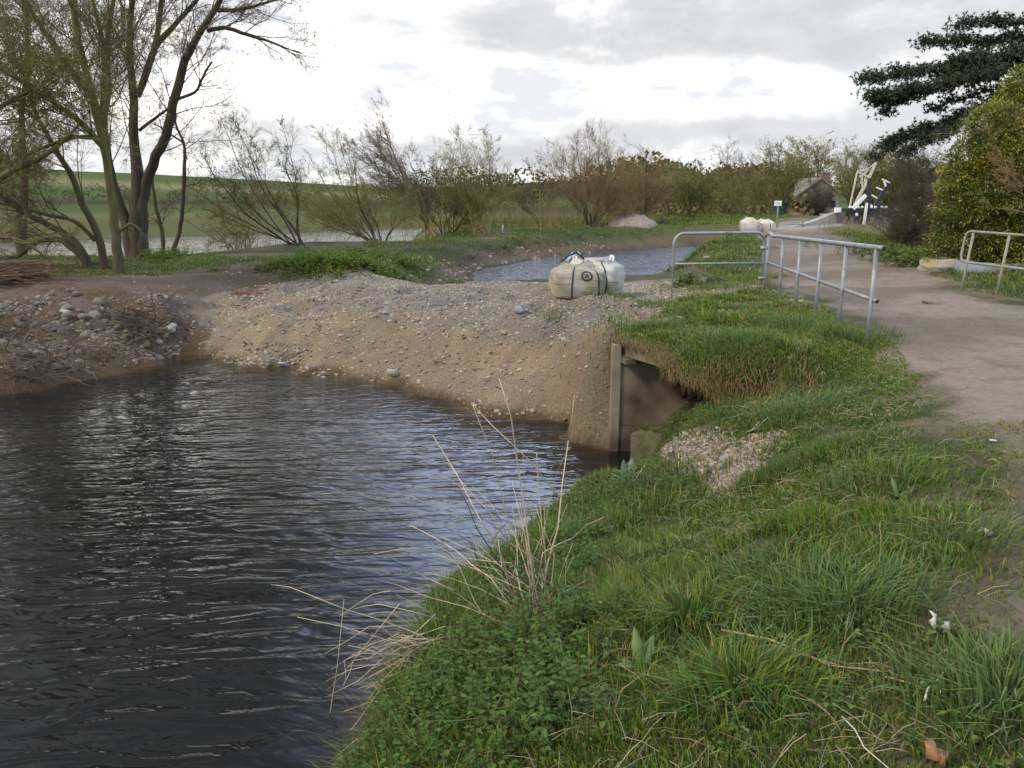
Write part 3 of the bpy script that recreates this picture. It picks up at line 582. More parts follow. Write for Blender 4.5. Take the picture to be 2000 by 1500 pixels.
for p, r, dk in [([(870,1270),(740,1210),(600,1160),(530,1142)],.0035,0),([(850,1290),(740,1245),(580,1205)],.0035,0),([(640,1500),(637,1440),(672,1170)],.0035,0),([(800,1410),(700,1440),(640,1495)],.004,0),
  ([(850,1200),(790,1260),(700,1330),(640,1360)],.0035,0),([(860,1210),(740,1180),(690,1190)],.003,0),([(830,1330),(740,1350),(650,1470)],.0035,0),([(780,1180),(690,1290),(670,1340)],.003,0),([(800,1280),(680,1260)],.003,0),
  ([(790,1300),(720,1270),(672,1290),(676,1330)],.003,0),([(820,1230),(760,1195),(720,1200)],.003,0),([(840,1260),(720,1310)],.0028,0),([(830,1290),(700,1345)],.0028,0),([(770,1380),(700,1360),(620,1370)],.003,1),([(760,1450),(690,1400),(650,1340)],.003,1),([(800,1400),(860,1405),(815,1420)],.007,0),([(700,1455),(760,1420)],.005,0)]:
    sk(p, r, bool(dk), YB, .1)
for _ in range(75):
    a = (840+rng.normal()*50, 1290+rng.normal()*60); b = (a[0]-rng.uniform(60,170), a[1]+rng.uniform(-50,110)); c = ((a[0]+b[0])/2+rng.normal()*12, (a[1]+b[1])/2-rng.uniform(5,30)); sk([a, c, b], .0026, rng.random() < .25, YB, .1)
root = at(830,1330,4.9)
stalks('dead_weed_clump', 'low sprawl of broken straw coloured stems trailing into the water below the tall stalks', (root[0],root[1],hz(root[0],root[1])), S)
S = []
for p in ([(1330,960),(1300,800),(1298,800)],[(1325,885),(1328,960)],[(1290,940),(1240,1000),(1215,1030)],[(1200,1000),(1255,915),(1262,905)],[(1240,935),(1150,1040)],[(1180,1030),(1160,1010)]):
    S.append(([at(px,py,7.0) for px,py in p], .005, p[0][0] == 1330))
root = at(1310,960,7.0); stalks('dead_weed_clump', 'few thin dead stems beside the gravel patch by the low concrete wall', (root[0],root[1],hz(root[0],root[1])), S)
# ---------------------------------------------------------------- culvert and concrete
M_conc = mat('weathered_concrete', (.23,.185,.13), .9, var=.25, vscale=3.5, bump=.004, bscale=60, cols=((.13,.10,.055),1.6,.45,.75), detail=9)
M_mossc = mat('mossy_concrete', (.12,.095,.06), .95, var=.45, vscale=7, bump=.015, bscale=30, cols=((.07,.08,.03),5,.42,.62), detail=9)
M_shadec = mat('shade_dark_concrete', (.18,.143,.10), .8, var=.3, vscale=4, bump=.004, bscale=60, cols=((.06,.045,.028),1.8,.42,.7), detail=9)  # darker concrete for the culvert inside, its shade put into the colour
M_conc2 = mat('old_concrete', (.17,.135,.09), .95, var=.35, vscale=5, bump=.008, bscale=40, cols=((.06,.075,.035),2.5,.45,.7), detail=9)
def tide(m, z0, z1, col):
    nt = m.node_tree; N = nt.nodes; L = nt.links; b = N['Principled BSDF']; src = b.inputs['Base Color'].links[0].from_socket
    g = N.new('ShaderNodeNewGeometry'); sx = N.new('ShaderNodeSeparateXYZ'); L.new(g.outputs['Position'], sx.inputs[0]); n = N.new('ShaderNodeTexNoise'); n.inputs['Scale'].default_value = 6; n.inputs['Detail'].default_value = 6; L.new(g.outputs['Position'], n.inputs['Vector'])
    a = N.new('ShaderNodeMath'); a.operation = 'MULTIPLY_ADD'; L.new(n.outputs['Fac'], a.inputs[0]); a.inputs[1].default_value = -.35; L.new(sx.outputs[2], a.inputs[2]); r = N.new('ShaderNodeMapRange'); r.inputs[1].default_value = z0-.17; r.inputs[2].default_value = z1-.17; r.inputs[3].default_value = .85; r.inputs[4].default_value = 0; L.new(a.outputs[0], r.inputs[0])
    mx = N.new('ShaderNodeMix'); mx.data_type = 'RGBA'; L.new(r.outputs[0], mx.inputs[0]); L.new(src, mx.inputs[6]); mx.inputs[7].default_value = (*col,1); L.new(mx.outputs[2], b.inputs['Base Color'])
tide(M_conc, -1.42, -1.2, (.06,.05,.03)); tide(M_shadec, -1.42, -1.2, (.04,.035,.02)); tide(M_conc2, -1.42, -1.25, (.05,.045,.03))
cv = thing('culvert', 'square concrete culvert opening under the towpath at the end of the earth crossing', 'culvert', (1.5,9.2,ZB))
b = MB()
def wallbox(b, x0, y0, x1, y1, z0, z1): b.box(((x0+x1)/2,(y0+y1)/2,(z0+z1)/2), (x1-x0,y1-y0,z1-z0))
wallbox(b, 1.335, 9.52, 3.6, 9.64, -2.2, -1.17); wallbox(b, 1.33, 9.524, 3.6, 9.64, -1.162, -.27)
b2 = MB(); wallbox(b2, 1.225, 9.50, 1.327, 9.66, -1.56, -.15)
fd = np.array((FB[0]-FA[0], FB[1]-FA[1])); fd /= np.linalg.norm(fd); fn = np.array((-fd[1], fd[0]))   # fn points into the bank
if fn[0] < 0: fn = -fn
lin = MB()
def prism(b, poly, z0, z1):
    n = len(poly); V = [(p[0],p[1],z0) for p in poly]+[(p[0],p[1],z1) for p in poly]
    ar = sum(poly[i][0]*poly[(i+1)%n][1]-poly[(i+1)%n][0]*poly[i][1] for i in range(n))
    f = list(range(n)); b.add(V, [[f[::-1]], [[n+i for i in f]], [[i,(i+1)%n,n+(i+1)%n,n+i] for i in range(n)]])
A = np.array(FA)+(0,0); B_ = np.array((2.75,6.9)); 
FE = A+(np.array(FB)-A)*.72
prism(lin, [tuple(A), tuple(FE), tuple(FE+fn*.16), tuple(A+fn*.16)], -.29, -.14)
ch = MB(); prism(ch, [(1.33,9.515),(1.36,9.36),(1.50,9.40),(1.50,9.515)], -.36, -.303)
roof = MB(); prism(roof, [tuple(A+fn*.165), (2.0,8.9), (3.6,8.9), (3.6,9.5)], -.345, -.305)
endw = MB(); wallbox(endw, 3.61, 8.5, 3.75, 9.7, -2.2, -.36)
sidew = MB(); wallbox(sidew, 2.5, 8.62, 3.6, 8.72, -2.2, -.5)
under(cv, b.build('far_wall', M_shadec, smooth=False), b2.build('jamb', M_conc, smooth=False), lin.build('lintel', M_conc2, smooth=False), ch.build('haunch', M_conc2, smooth=False), roof.build('roof_slab', M_shadec, smooth=False), endw.build('back_wall', M_shadec, smooth=False), sidew.build('near_wall', M_shadec, smooth=False))
nw = MB(); a0 = np.array((1.40,8.98)); a1 = np.array((1.86,8.28)); nv = np.array((.83,.55))*.14
q = [a0, a1, a1+nv, a0+nv]; V = [(p[0],p[1],-2.2) for p in q]+[(q[0][0],q[0][1],-1.11),(q[1][0],q[1][1],-.99),(q[2][0],q[2][1],-.95),(q[3][0],q[3][1],-1.07)]
nw.add(V, [[3,2,1,0],[4,5,6,7],[0,1,5,4],[1,2,6,5],[2,3,7,6],[3,0,4,7]]); o = nw.build('wing_wall', M_mossc, smooth=False); tag(o, 'low mossy concrete wall end standing in the water in front of the culvert', 'wall')
# bank over the culvert
mx = np.arange(1.1, 4.3, .05); my = np.arange(7.4, 11.2, .05); A_, B2 = np.meshgrid(mx, my); k = inpoly(A_, B2, mound); Zt = Hm(A_, B2)
idx = np.arange(A_.size).reshape(A_.shape); F = np.stack([idx[:-1,:-1], idx[:-1,1:], idx[1:,1:], idx[1:,:-1]], -1).reshape(-1,4); kk = (k[:-1,:-1]&k[1:,1:]&k[1:,:-1]&k[:-1,1:]).ravel(); F = F[kk]
n = A_.size; V = np.concatenate([np.stack([A_,B2,Zt],-1).reshape(-1,3), np.stack([A_,B2,Zt-.17-.08*sst(8.9,8.5,B2)+.02*fbm(A_,B2,.2,2)],-1).reshape(-1,3)])
from collections import Counter
ed = Counter(); 
for f in F:
    for i in range(4): ed[(f[i], f[(i+1)%4])] += 1
side = [(a, b_, b_+n, a+n)[::-1] for (a, b_) in ed if (b_, a) not in ed]
u, inv = np.unique(np.concatenate([F.ravel(), (F[:,::-1]+n).ravel(), np.array(side).ravel()]), return_inverse=True)
mb = MB(); cc = np.tile(np.array((.07,.07,.03)), (len(u),1)); cc[u >= n] = (.10,.07,.04); mb.add(V[u], inv.reshape(-1,4), cc); o = mb.build('turf_bank', M_ground); o['kind'] = 'structure'

# ---------------------------------------------------------------- railings of galvanised tube
M_galv = mat('galvanised_steel', (.25,.27,.28), .5, metal=.35, var=.16, vscale=12, cols=((.17,.17,.155),7,.48,.7), bump=.0006, bscale=120)
M_galv2 = mat('mossy_galvanised_steel', (.25,.25,.22), .65, metal=.2, var=.2, vscale=12, cols=((.20,.20,.12),4,.4,.7))
M_dark = mat('dark_hollow', (.02,.02,.02), .9)
def pipe_end(b, p, d, r):
    p = np.array(p); d = np.array(d)/np.linalg.norm(d); b.tube([p, p+d*.004], [r*.82, r*.82], 16)
A0 = np.array((4.05,8.95)); A1 = np.array((4.47,14.1))
r = thing('railing', 'galvanised tube railing with two rails running along the towpath edge', 'railing', (4.26,11.5,0), None)
def zt(t): return 1.055-.125*t
def zl(t): return .47-.02*t
top = MB(); e1 = A0-(A1-A0)/5.2*.04
pts = [(*(A0+(A1-A0)*-.012+np.array((.04,-.03))), zt(0)+.0)]+[(*(A0+(A1-A0)*t), zt(t)) for t in (0,.25,.5,.75,.88)]+[(*(A0+(A1-A0)*.94), zt(.94)-.012), (*(A0+(A1-A0)*.975), zt(.97)+.03), (*A1, zt(1)+.035), (*(A1+(-.03,.05)), zt(1)-.02)]
top.tube(pts, .031, 12); ob = [top.build('top_rail', M_galv)]
he = MB(); d0 = np.array(pts[0])-np.array(pts[1]); pipe_end(he, pts[0], d0, .031); ob.append(he.build('pipe_end', M_dark))
low = MB(); lp = [(*(A0+(A1-A0)*-.015+np.array((.035,0))), zl(0)), (*(A0+(A1-A0)*.5+np.array((.035,0))), zl(.5)), (*(A1+np.array((.03,0))), zl(1))]; low.tube(lp, .024, 12); ob.append(low.build('lower_rail', M_galv))
he = MB(); pipe_end(he, lp[0], np.array(lp[0])-np.array(lp[1]), .024); ob.append(he.build('pipe_end', M_dark))
for i in range(6):
    t = i/5; p = A0+(A1-A0)*t; b = MB(); top_z = zt(t)-.0; b.tube([(p[0]+.0,p[1],-.35),(p[0]+.004*(i%3-1),p[1],top_z)], .0245, 12); ob.append(b.build('post', M_galv))
under(r, *ob)
# hooped gate-like rail across the end of the crossing
h0 = np.array((2.72,13.55)); h1 = np.array((4.36,13.95)); zt1 = .985
r = thing('hoop_railing', 'galvanised tube hoop railing with rounded corners standing across the gravel crossing', 'railing', (3.5,13.7,0))
def hp(t, z): p = h0+(h1-h0)*t; return (p[0], p[1], z)
R_ = .17; Lh = np.linalg.norm(h1-h0); pts = [hp(0,-.5), hp(0,zt1-R_)]
for k in range(1,7): a = k/6*PI/2; pts.append(hp((R_-R_*math.cos(a))/Lh, zt1-R_+R_*math.sin(a)))
for k in range(6,-1,-1): a = k/6*PI/2; pts.append(hp(1-(R_-R_*math.cos(a))/Lh, zt1-R_+R_*math.sin(a)))
pts.append(hp(1,-.3)); b = MB(); b.tube(pts, .026, 12); o1 = b.build('hoop', M_galv)
b = MB(); b.tube([hp(.0,.48), hp(1,.46)], .019, 10); o2 = b.build('cross_bar', M_galv)
b = MB(); b.box(hp(1,.72), (.12,.05,.06)); o3 = b.build('clamp', M_galv); b = MB(); b.box(hp(1,.2), (.12,.05,.05)); o4 = b.build('clamp', M_galv); under(r, o1, o2, o3, o4)
# right hand railing beyond the path
r = thing('railing', 'weathered galvanised railing with rounded end beside the boulders across the towpath', 'railing', (8.5,12,0))
g0 = np.array((7.48,13.45)); g1 = np.array((8.35,11.2)); gd = (g1-g0)/np.linalg.norm(g1-g0)
tl = np.array((.10,.03))
def gp(s, z): p = g0+gd*s+tl*(z-.5); return (p[0], p[1], z)
pts = [gp(2.6,.98), gp(.12,1.03)]+[gp(.12-.1*math.sin(a), .93+.1*math.cos(a)) for a in (.4,.8,1.2,1.57)]+[gp(.02,.63)]+[gp(.12-.1*math.cos(a), .63-.1*math.sin(a)) for a in (.4,.8,1.2,1.57)]+[gp(2.6,.47)]
b = MB(); b.tube(pts, .022, 10); ob = [b.build('rail_loop', M_galv2)]
for s in (.16,.80,1.52,2.3):
    b = MB(); b.tube([gp(s,-.15), gp(s,1.01-.015*s)], .021, 10); ob.append(b.build('post', M_galv2))
under(r, *ob)

# ---------------------------------------------------------------- bulk bags
def bag_mat(name, base, stain, sc):
    m = mat(name, base, .75, var=.12, vscale=6, cols=(stain, sc, .5, .68), bump=.004, bscale=25, spec=.2, detail=8); nt = m.node_tree; N = nt.nodes; L = nt.links
    b = N['Principled BSDF']; src = b.inputs['Base Color'].links[0].from_socket
    # brown weather streaks, close together across the weave
    tc = N.new('ShaderNodeTexCoord'); mp = N.new('ShaderNodeMapping'); mp.inputs['Scale'].default_value = (2,2,26); L.new(tc.outputs['Object'], mp.inputs[0])
    n = N.new('ShaderNodeTexNoise'); n.inputs['Scale'].default_value = 1.5; n.inputs['Detail'].default_value = 5; L.new(mp.outputs[0], n.inputs['Vector'])
    n2 = N.new('ShaderNodeTexNoise'); n2.inputs['Scale'].default_value = 3.2; L.new(tc.outputs['Object'], n2.inputs['Vector'])
    mr = N.new('ShaderNodeMapRange'); mr.inputs[1].default_value = .48; mr.inputs[2].default_value = .66; L.new(n.outputs['Fac'], mr.inputs[0]); mr2 = N.new('ShaderNodeMapRange'); mr2.inputs[1].default_value = .42; mr2.inputs[2].default_value = .62; L.new(n2.outputs['Fac'], mr2.inputs[0])
    mu = N.new('ShaderNodeMath'); mu.operation = 'MULTIPLY'; L.new(mr.outputs[0], mu.inputs[0]); L.new(mr2.outputs[0], mu.inputs[1])
    mx = N.new('ShaderNodeMix'); mx.data_type = 'RGBA'; L.new(mu.outputs[0], mx.inputs[0]); L.new(src, mx.inputs[6]); mx.inputs[7].default_value = (.16,.12,.07,1); L.new(mx.outputs[2], b.inputs['Base Color']); return m
M_bag1 = bag_mat('stained_woven_bag', (.30,.275,.205), (.17,.155,.06), 2.2)
M_bag2 = bag_mat('clean_woven_bag', (.44,.405,.34), (.30,.26,.19), 1.3)
M_bag3 = bag_mat('far_woven_bag', (.5,.47,.42), (.45,.33,.22), 2.5)
M_strap = mat('dark_green_webbing', (.02,.035,.03), .7); M_white = mat('white_webbing', (.72,.74,.74), .6)
M_print = mat('black_print', (.02,.025,.03), .7)
def bag(label, loc, rot, sx, sy, h, m, seed, neck=.35, parts=True, group=None):
    t = thing('bulk_bag', label, 'bag', loc, group); t.rotation_euler = (0,0,rot); rs = np.random.default_rng(seed)
    ph = rs.random(12)*6.28
    def surf(a, s, off=0.):
        e = .36; ca, sa = np.cos(a), np.sin(a); x = np.sign(ca)*np.abs(ca)**e; y = np.sign(sa)*np.abs(sa)**e
        prof = np.where(s < .12, .86+.14*np.sin(np.clip(s/.12,0,1)*PI/2), 1.0+.05*np.sin((s-.12)*PI/.5))
        sh = sst(.66, 1.0, s); prof = prof*(1-sh*(1-neck))
        z = h*(s-.10*sh*s+ .0) ; z = np.where(s < .12, h*.12*(1-np.cos(np.clip(s/.12,0,1)*PI/2))*1.0, z)
        fold = .045*np.sin(a*5+ph[0]+4*s)*sh+.03*np.sin(a*9+ph[1]-6*s)*sh+.012*np.abs(np.sin(a*13+ph[6]+9*s))+.014*np.sin(a*4+s*23+ph[7])*sst(.3,.6,s)+.018*np.sin(a*3+ph[2]+s*7)+.012*np.sin(a*7+s*11+ph[3])
        r = prof*(1+fold)
        return np.stack([x*(sx/2*r+off), y*(sy/2*r+off), z+.03*sh*np.sin(a*2+ph[4])+.02*sh*np.sin(a*5+ph[5])+off*.3], -1)
    na, ns = 96, 40; a = np.arange(na)/na*2*PI; s = np.linspace(0,1,ns); Aa, Ss = np.meshgrid(a, s); V = surf(Aa, Ss).reshape(-1,3)
    idx = np.arange(na*ns).reshape(ns,na); F = np.stack([idx[:-1], np.roll(idx[:-1],-1,1), np.roll(idx[1:],-1,1), idx[1:]],-1).reshape(-1,4)
    b = MB(); top = V[-na:].mean(0)-(0,0,.03); b.add(np.concatenate([V, [top, (0,0,.0)]]), [F, [[idx[-1,i], idx[-1,(i+1)%na], na*ns] for i in range(na)], [[idx[0,(i+1)%na], idx[0,i], na*ns+1] for i in range(na)]])
    b.build('sack', m, t)
    if parts:
        for x0, sg in ((-.34,-1),(.70,-1),(-.6,1),(.6,1)):
            ss = np.linspace(.03,.93,26); xx = x0*(1-.1*ss)
            fa = lambda q: sg*(PI/2)+ -sg*(-1)*0 + (np.sign(q)*np.abs(np.arcsin(np.clip(np.abs(q),0,.98)**(1/.36))))*(1 if sg < 0 else -1)
            L1 = surf(fa(xx-.028), ss, .008); L2 = surf(fa(xx+.028), ss, .008); Vv = np.concatenate([L1, L2]); b = MB(); b.add(Vv, [[i,26+i,27+i,i+1] for i in range(25)]); b.build('strap', M_strap, t)
    return t, surf
p = G(1130,581); z = hz(p[0], p[1]+.4); P1 = p
tb, sf = bag('stained builders bulk bag with dark straps and a printed ring on its face', (p[0],p[1]+.4,z-.02), .08, p[1]*.0645, .85, p[1]*.0465, M_bag1, 3, .62)
# printed ring with its letter
def on_face(u, v):   # small offsets about the middle of the print, wrapped on the sack
    q = .22+u; a = -PI/2+math.copysign(math.asin(min(.98,abs(q))**(1/.36)), q); return sf(np.array([a]), np.array([v]), .008)[0]
def print_poly(name, pts2): 
    b = MB(); n = len(pts2); V = [on_face(u, v) for (u, v) in pts2]; b.add(V, [list(range(n))]); return b
ring = MB(); nn_ = 32; Vr = []
for k in range(nn_):
    a = k/nn_*2*PI
    for rr in (1.0,.74): Vr.append(on_face(.22*rr*math.cos(a), .62+.14*rr*math.sin(a)))
ring.add(Vr, [[2*k, 2*k+1, (2*k+3)%(2*nn_), (2*k+2)%(2*nn_)] for k in range(nn_)]); ring.build('printed_ring', M_print, tb)
lt = MB()
def stroke(x0,y0,x1,y1,w_=.2):
    d = np.array((x1-x0,y1-y0)); d /= np.linalg.norm(d); s = np.array((-d[1],d[0]))*w_/2; c = [(x0+s[0],y0+s[1]),(x0-s[0],y0-s[1]),(x1-s[0],y1-s[1]),(x1+s[0],y1+s[1])]
    lt.add([on_face(.22*u*.62, .62+.14*v*.62) for u, v in c], [[0,1,2,3]])
stroke(-.55,-.55,0,.55); stroke(0,.55,-.05,-.1); stroke(-.05,.5,.6,.35); stroke(0,.1,.55,-.6,.24); stroke(-.35,-.1,.3,-.05,.16)
lt.build('printed_mark', M_print, tb)
lp_ = MB()
lp_.tube([(-.2,-.05,.60),(-.12,0,.68),(.02,.05,.71),(.10,.05,.62)], [.03,.032,.032,.03], 6); lp_.build('lifting_loop', M_white, tb)
b = MB(); b.tube([(-.28,-.1,.60),(-.16,-.03,.68),(-.02,0,.74)], .016, 6); b.tube([(-.02,0,.74),(.06,.0,.68),(.12,0,.62)], .018, 6); b.build('loop_strap', M_strap, tb)
p = G(1168,562)
tb2, _ = bag('cleaner cream bulk bag slumped behind the stained one by the canal', (p[0]-.22,P1[1]+1.5,hz(p[0]-.2,P1[1]+1.5)-.01), -.35, 1.0, .92, .74, M_bag2, 8, .7)
b = MB(); b.tube([(.30,.0,.62),(.32,.05,.74),(.36,.05,.72),(.36,.0,.6)], .02, 6); b.build('lifting_loop', M_white, tb2)
b = MB(); b.tube([(-.36,.0,.6),(-.42,.05,.76),(-.35,.05,.70),(-.30,.0,.6)], .02, 6); b.build('lifting_loop', M_white, tb2)
for (px, w_, h_, lb_, sd_) in ((1462,.95,.72,'white bulk bag with a tied dark top, leftmost of the far heap by the path',11),(1478,.6,.5,'small crumpled white bag squeezed in the middle of the far heap',12),(1492,.85,.62,'bulk bag stained rusty orange on one side, rightmost of the far heap',13)):
    p = W(px, 451, 0.); bag(lb_, (p[0],p[1],hz(p[0],p[1])-.03), sd_*.7, w_*1.0, w_*.8, h_, M_bag3, sd_, .45, group='far heap of white bags')

# ---------------------------------------------------------------- stones
def stone_mesh(seed, flat=.6, rough=.25):
    r_ = np.random.default_rng(seed); bm = bmesh.new(); bmesh.ops.create_icosphere(bm, subdivisions=2, radius=1.0)
    V = np.array([v.co[:] for v in bm.verts]); F = np.array([[v.index for v in f.verts] for f in bm.faces]); bm.free()
    off = np.zeros(len(V))
    for k in range(6): d = r_.normal(size=3); d /= np.linalg.norm(d); off += np.minimum(0, .72-V@d)*.9
    for k in range(5): d = r_.normal(size=3)*2.2; off += rough*.12*np.sin(V@d+r_.random()*6)
    V = V*(1+off)[:,None]*np.array((1,.75+.25*r_.random(),flat*(.8+.4*r_.random()))); return V, F
SV = [stone_mesh(i, .62, .5) for i in range(8)]
def ico0(seed):
    r_ = np.random.default_rng(seed); bm = bmesh.new(); bmesh.ops.create_icosphere(bm, subdivisions=1, radius=1.0); V = np.array([v.co[:] for v in bm.verts]); F = np.array([[v.index for v in f.verts] for f in bm.faces]); bm.free()
    V = V*(1+.22*r_.normal(size=(len(V),1)))*np.array((1,.8,.55)); return V, F
PV = [ico0(i) for i in range(6)]
STC = np.array([(.28,.24,.18),(.21,.18,.14),(.34,.28,.20),(.38,.325,.245),(.16,.14,.11),(.27,.205,.13),(.33,.265,.17)])
def pebbles(name, x, y, size, m, zf=HZ, cm=1.):
    mb = MB(); n = len(x); z = zf(x, y); ang = rng.random(n)*2*PI; v = rng.integers(0, len(PV), n)
    col = STC[rng.integers(0, len(STC), n)]*(1+.15*rng.normal(size=(n,1)))*cm
    tx = rng.normal(size=(n,2))*.35
    for k in range(len(PV)):
        s_ = np.where(v == k)[0]
        if not len(s_): continue
        V, F = PV[k]; c, s = np.cos(ang[s_]), np.sin(ang[s_]); sz = size[s_]
        X_ = V[None,:,0]*sz[:,None]; Y_ = V[None,:,1]*sz[:,None]; Z_ = V[None,:,2]*sz[:,None]
        Z2 = Z_+X_*tx[s_,0][:,None]*.5+Y_*tx[s_,1][:,None]*.5
        Q = np.stack([X_*c[:,None]-Y_*s[:,None]+x[s_][:,None], X_*s[:,None]+Y_*c[:,None]+y[s_][:,None], Z2+z[s_][:,None]-sz[:,None]*.05], -1)
        F2 = (F[None]+np.arange(len(s_))[:,None,None]*len(V)).reshape(-1,3); mb.add(Q.reshape(-1,3), F2, np.repeat(np.clip(col[s_],.02,1), len(V), 0))
    o = mb.build(name, m, smooth=False); tag(o, kind='stuff'); return o
M_peb = mat('pebble', attr=True, rough=.9, var=.15, vscale=40)
x, y = scatter(dampoly, 125000); zz = HZ(x, y); topk = sst(-.75,-.5,zz)*sst(10.8,12.5,y)
st_ = sst(.0,.3,fbm(x,y,1.1,3,201))*.85; k = rng.random(len(x)) < np.clip(.22+.5*topk+.75*st_*sst(3,-1,x+1)-.12*(x>.3)*(zz<-.25), .08, 1); k &= zz > ZB-.12; x, y = x[k], y[k]
pebbles('gravel', x, y, .007+.014*rng.random(len(x))**2+np.where(HZ(x,y) < -.5, .042, .024)*rng.random(len(x))**4.5, M_peb, cm=.86)
x, y = scatter(patch, 9000); pebbles('gravel', x, y, .007+.026*rng.random(len(x))**4, M_peb, cm=.8)
lbp = [W(a_,b_,c_)[:2] for a_,b_,c_ in ((-100,780,-1.5),(200,730,-1.5),(345,700,-1.5),(385,640,-1.1),(360,590,-.8),(230,590,-.6),(0,600,-.6),(-150,620,-.6))]
x, y = scatter(lbp, 7500); k = rng.random(len(x)) < .12+.8*sst(-.02,.25,fbm(x,y,.8,3,77)); x, y = x[k], y[k]; pebbles('rubble', x, y, .012+.06*rng.random(len(x))**3, M_peb, cm=.6)
x, y = scatter([(-9.5,18.4),(-3.5,19.2),(-5,24),(-8.5,25.5),(-11,22)], 5200); k = rng.random(len(x)) < .1+.8*sst(0,.25,fbm(x,y,1.,3,7)); x, y = x[k], y[k]; pebbles('soil_stones', x, y, .01+.04*rng.random(len(x))**5, M_peb, cm=.7)
x, y = scatter([(-2.8,20),(-1.5,20),(-.9,24),(-.9,28),(1.5,33.6),(5,39.2),(4.4,39.9),(.6,34.4),(-2,28.5),(-4.5,22)], 2400); pebbles('shore_rubble', x, y, .02+.08*rng.random(len(x))**3, M_peb)
x, y = scatter(pathpoly, 42000); k = (np.hypot(x,y) < 17) & (rng.random(len(x)) < .3+.7*(np.abs(sdist(x,y,pathpoly)) < .5)); x, y = x[k], y[k]; pebbles('path_grit', x, y, .0035+.010*rng.random(len(x))**5, M_peb, cm=.75)
# larger stones, one object each
def smesh(i, col):
    V, F = SV[i]; b = MB(); b.add(V, F); o = b.build('stone', mat('stone', col, .9, var=.22, vscale=2.2, bump=.05, bscale=4), smooth=True); me = o.data; bpy.data.objects.remove(o); return me
SM = [smesh(i%8, c) for i, c in enumerate([(.20,.165,.115),(.22,.185,.135),(.16,.13,.09),(.24,.20,.15),(.14,.12,.095),(.18,.14,.085),(.22,.175,.115),(.19,.165,.13)])]
def stone(px, py, z, s, mesh, label, group=None, cat='stone', name='stone', squash=1., rot=None):
    p = G(px, py); zz = hz(p[0], p[1]); o = bpy.data.objects.new(name, mesh); COL.objects.link(o); o.location = (p[0], p[1], zz+s*.18*squash)
    o.scale = (s, s, s*squash); o.rotation_euler = (rng.normal()*.2, rng.normal()*.2, rng.random()*6 if rot is None else rot); tag(o, label, cat, group); return o
x, y = scatter([W(a_,b_,c_)[:2] for a_,b_,c_ in ((0,745,-1.4),(180,720,-1.4),(330,680,-1.35),(300,610,-.8),(110,590,-.6),(0,610,-.65))], 520); k = 0
for i in range(len(x)):
    if k >= 80: break
    zq = hz(x[i], y[i]); o = bpy.data.objects.new('stone', SM[int(rng.integers(0,8))]); COL.objects.link(o); s = .05+.11*rng.random()**1.6
    o.location = (x[i], y[i], zq+s*.15); o.scale = (s,s,s); o.rotation_euler = (rng.normal()*.3, rng.normal()*.3, rng.random()*6); tag(o, 'rounded cobble among the rubble of the soil bank under the trees', 'stone', 'cobbles in the rubble bank'); k += 1
M_pale = mat('pale_stone', (.38,.335,.27), .85, var=.15, vscale=3, bump=.03, bscale=5); M_blue = mat('bluish_stone', (.20,.205,.20), .85, var=.2, vscale=3); M_wet = mat('wet_stone', (.05,.045,.04), .35, var=.3, vscale=3)
def one(i, m): V, F = SV[i]; b = MB(); b.add(V, F); o = b.build('x', m); me = o.data; bpy.data.objects.remove(o); return me
stone(334,646,-1.05,.16,one(1,M_pale),'largest round pale boulder where rubble bank meets the gravel crossing', squash=1.2)
stone(311,670,-1.25,.09,one(3,M_pale),'white round stone low beside the round pale boulder', squash=1.1)
stone(133,613,-.8,.17,one(2,M_pale),'flat whitish slab stone high in the rubble bank', squash=.5, rot=0)
stone(768,733,-1.3,.115,one(0,M_pale),'lone round stone resting just above the waterline of the crossing', squash=1.1)
stone(560,717,-1.46,.13,one(5,M_wet),'wet dark flat stone lying at the water edge', squash=.5)
stone(552,711,-1.42,.09,one(4,M_pale),'angular brown stone behind the wet dark one', squash=.7)
stone(1016,608,-.36,.10,one(6,M_blue),'bluish cobble alone on the gravel crossing below the bags', squash=.9)
stone(1380,893,-.72,.055,one(0,M_pale),'upright cream pebble in the small gravel patch near the culvert', squash=1.3)
stone(1414,900,-.7,.06,one(1,M_blue),'grey rounded pebble pair top in the small gravel patch', squash=1.)
stone(1408,914,-.72,.05,one(3,M_pale),'pale pebble lying against the grey one in the gravel patch', squash=.8)
stone(1380,505,-.3,.12,one(3,M_pale),'white stone on the grass beside the canal behind the hoop railing', squash=.7)
# boulders across the towpath
M_bo = mat('yellow_lichen_rock', (.30,.235,.13), .9, var=.3, vscale=4, bump=.02, bscale=9, cols=((.32,.30,.27),1.5,.4,.6)); M_bo2 = mat('blue_grey_rock', (.22,.24,.27), .85, var=.25, vscale=4, bump=.02, bscale=9)
def boulder(label, loc, sx, sy, sz, rot, m, seed):
    r_ = np.random.default_rng(seed); bm = bmesh.new(); bmesh.ops.create_cube(bm, size=2); bmesh.ops.subdivide_edges(bm, edges=bm.edges[:], cuts=7, use_grid_fill=True)
    V = np.array([v.co[:] for v in bm.verts]); F = np.array([[v.index for v in f.verts] for f in bm.faces]); bm.free()
    nrm = V/np.linalg.norm(V,axis=1,keepdims=True); V = V*.72+nrm*.35; off = 0
    for k in range(7): d = r_.normal(size=3)*(1.5+k*.7); off = off+.05*np.sin(V@d+r_.random()*6)
    V = V*(1+off)[:,None]*np.array((sx,sy,sz)); b = MB(); b.add(V, F); o = b.build('boulder', m); o.location = loc; o.rotation_euler = (0,0,rot); tag(o, label, 'boulder')
boulder('long flat yellowish boulder on the verge left of the far railing', (9.05,16.6,.16), .5,.33,.17, -.2, M_bo, 1)
boulder('low blue grey rock between the yellow boulder and the far railing posts', (9.65,16.2,.12), .62,.35,.17, -.15, M_bo2, 2)
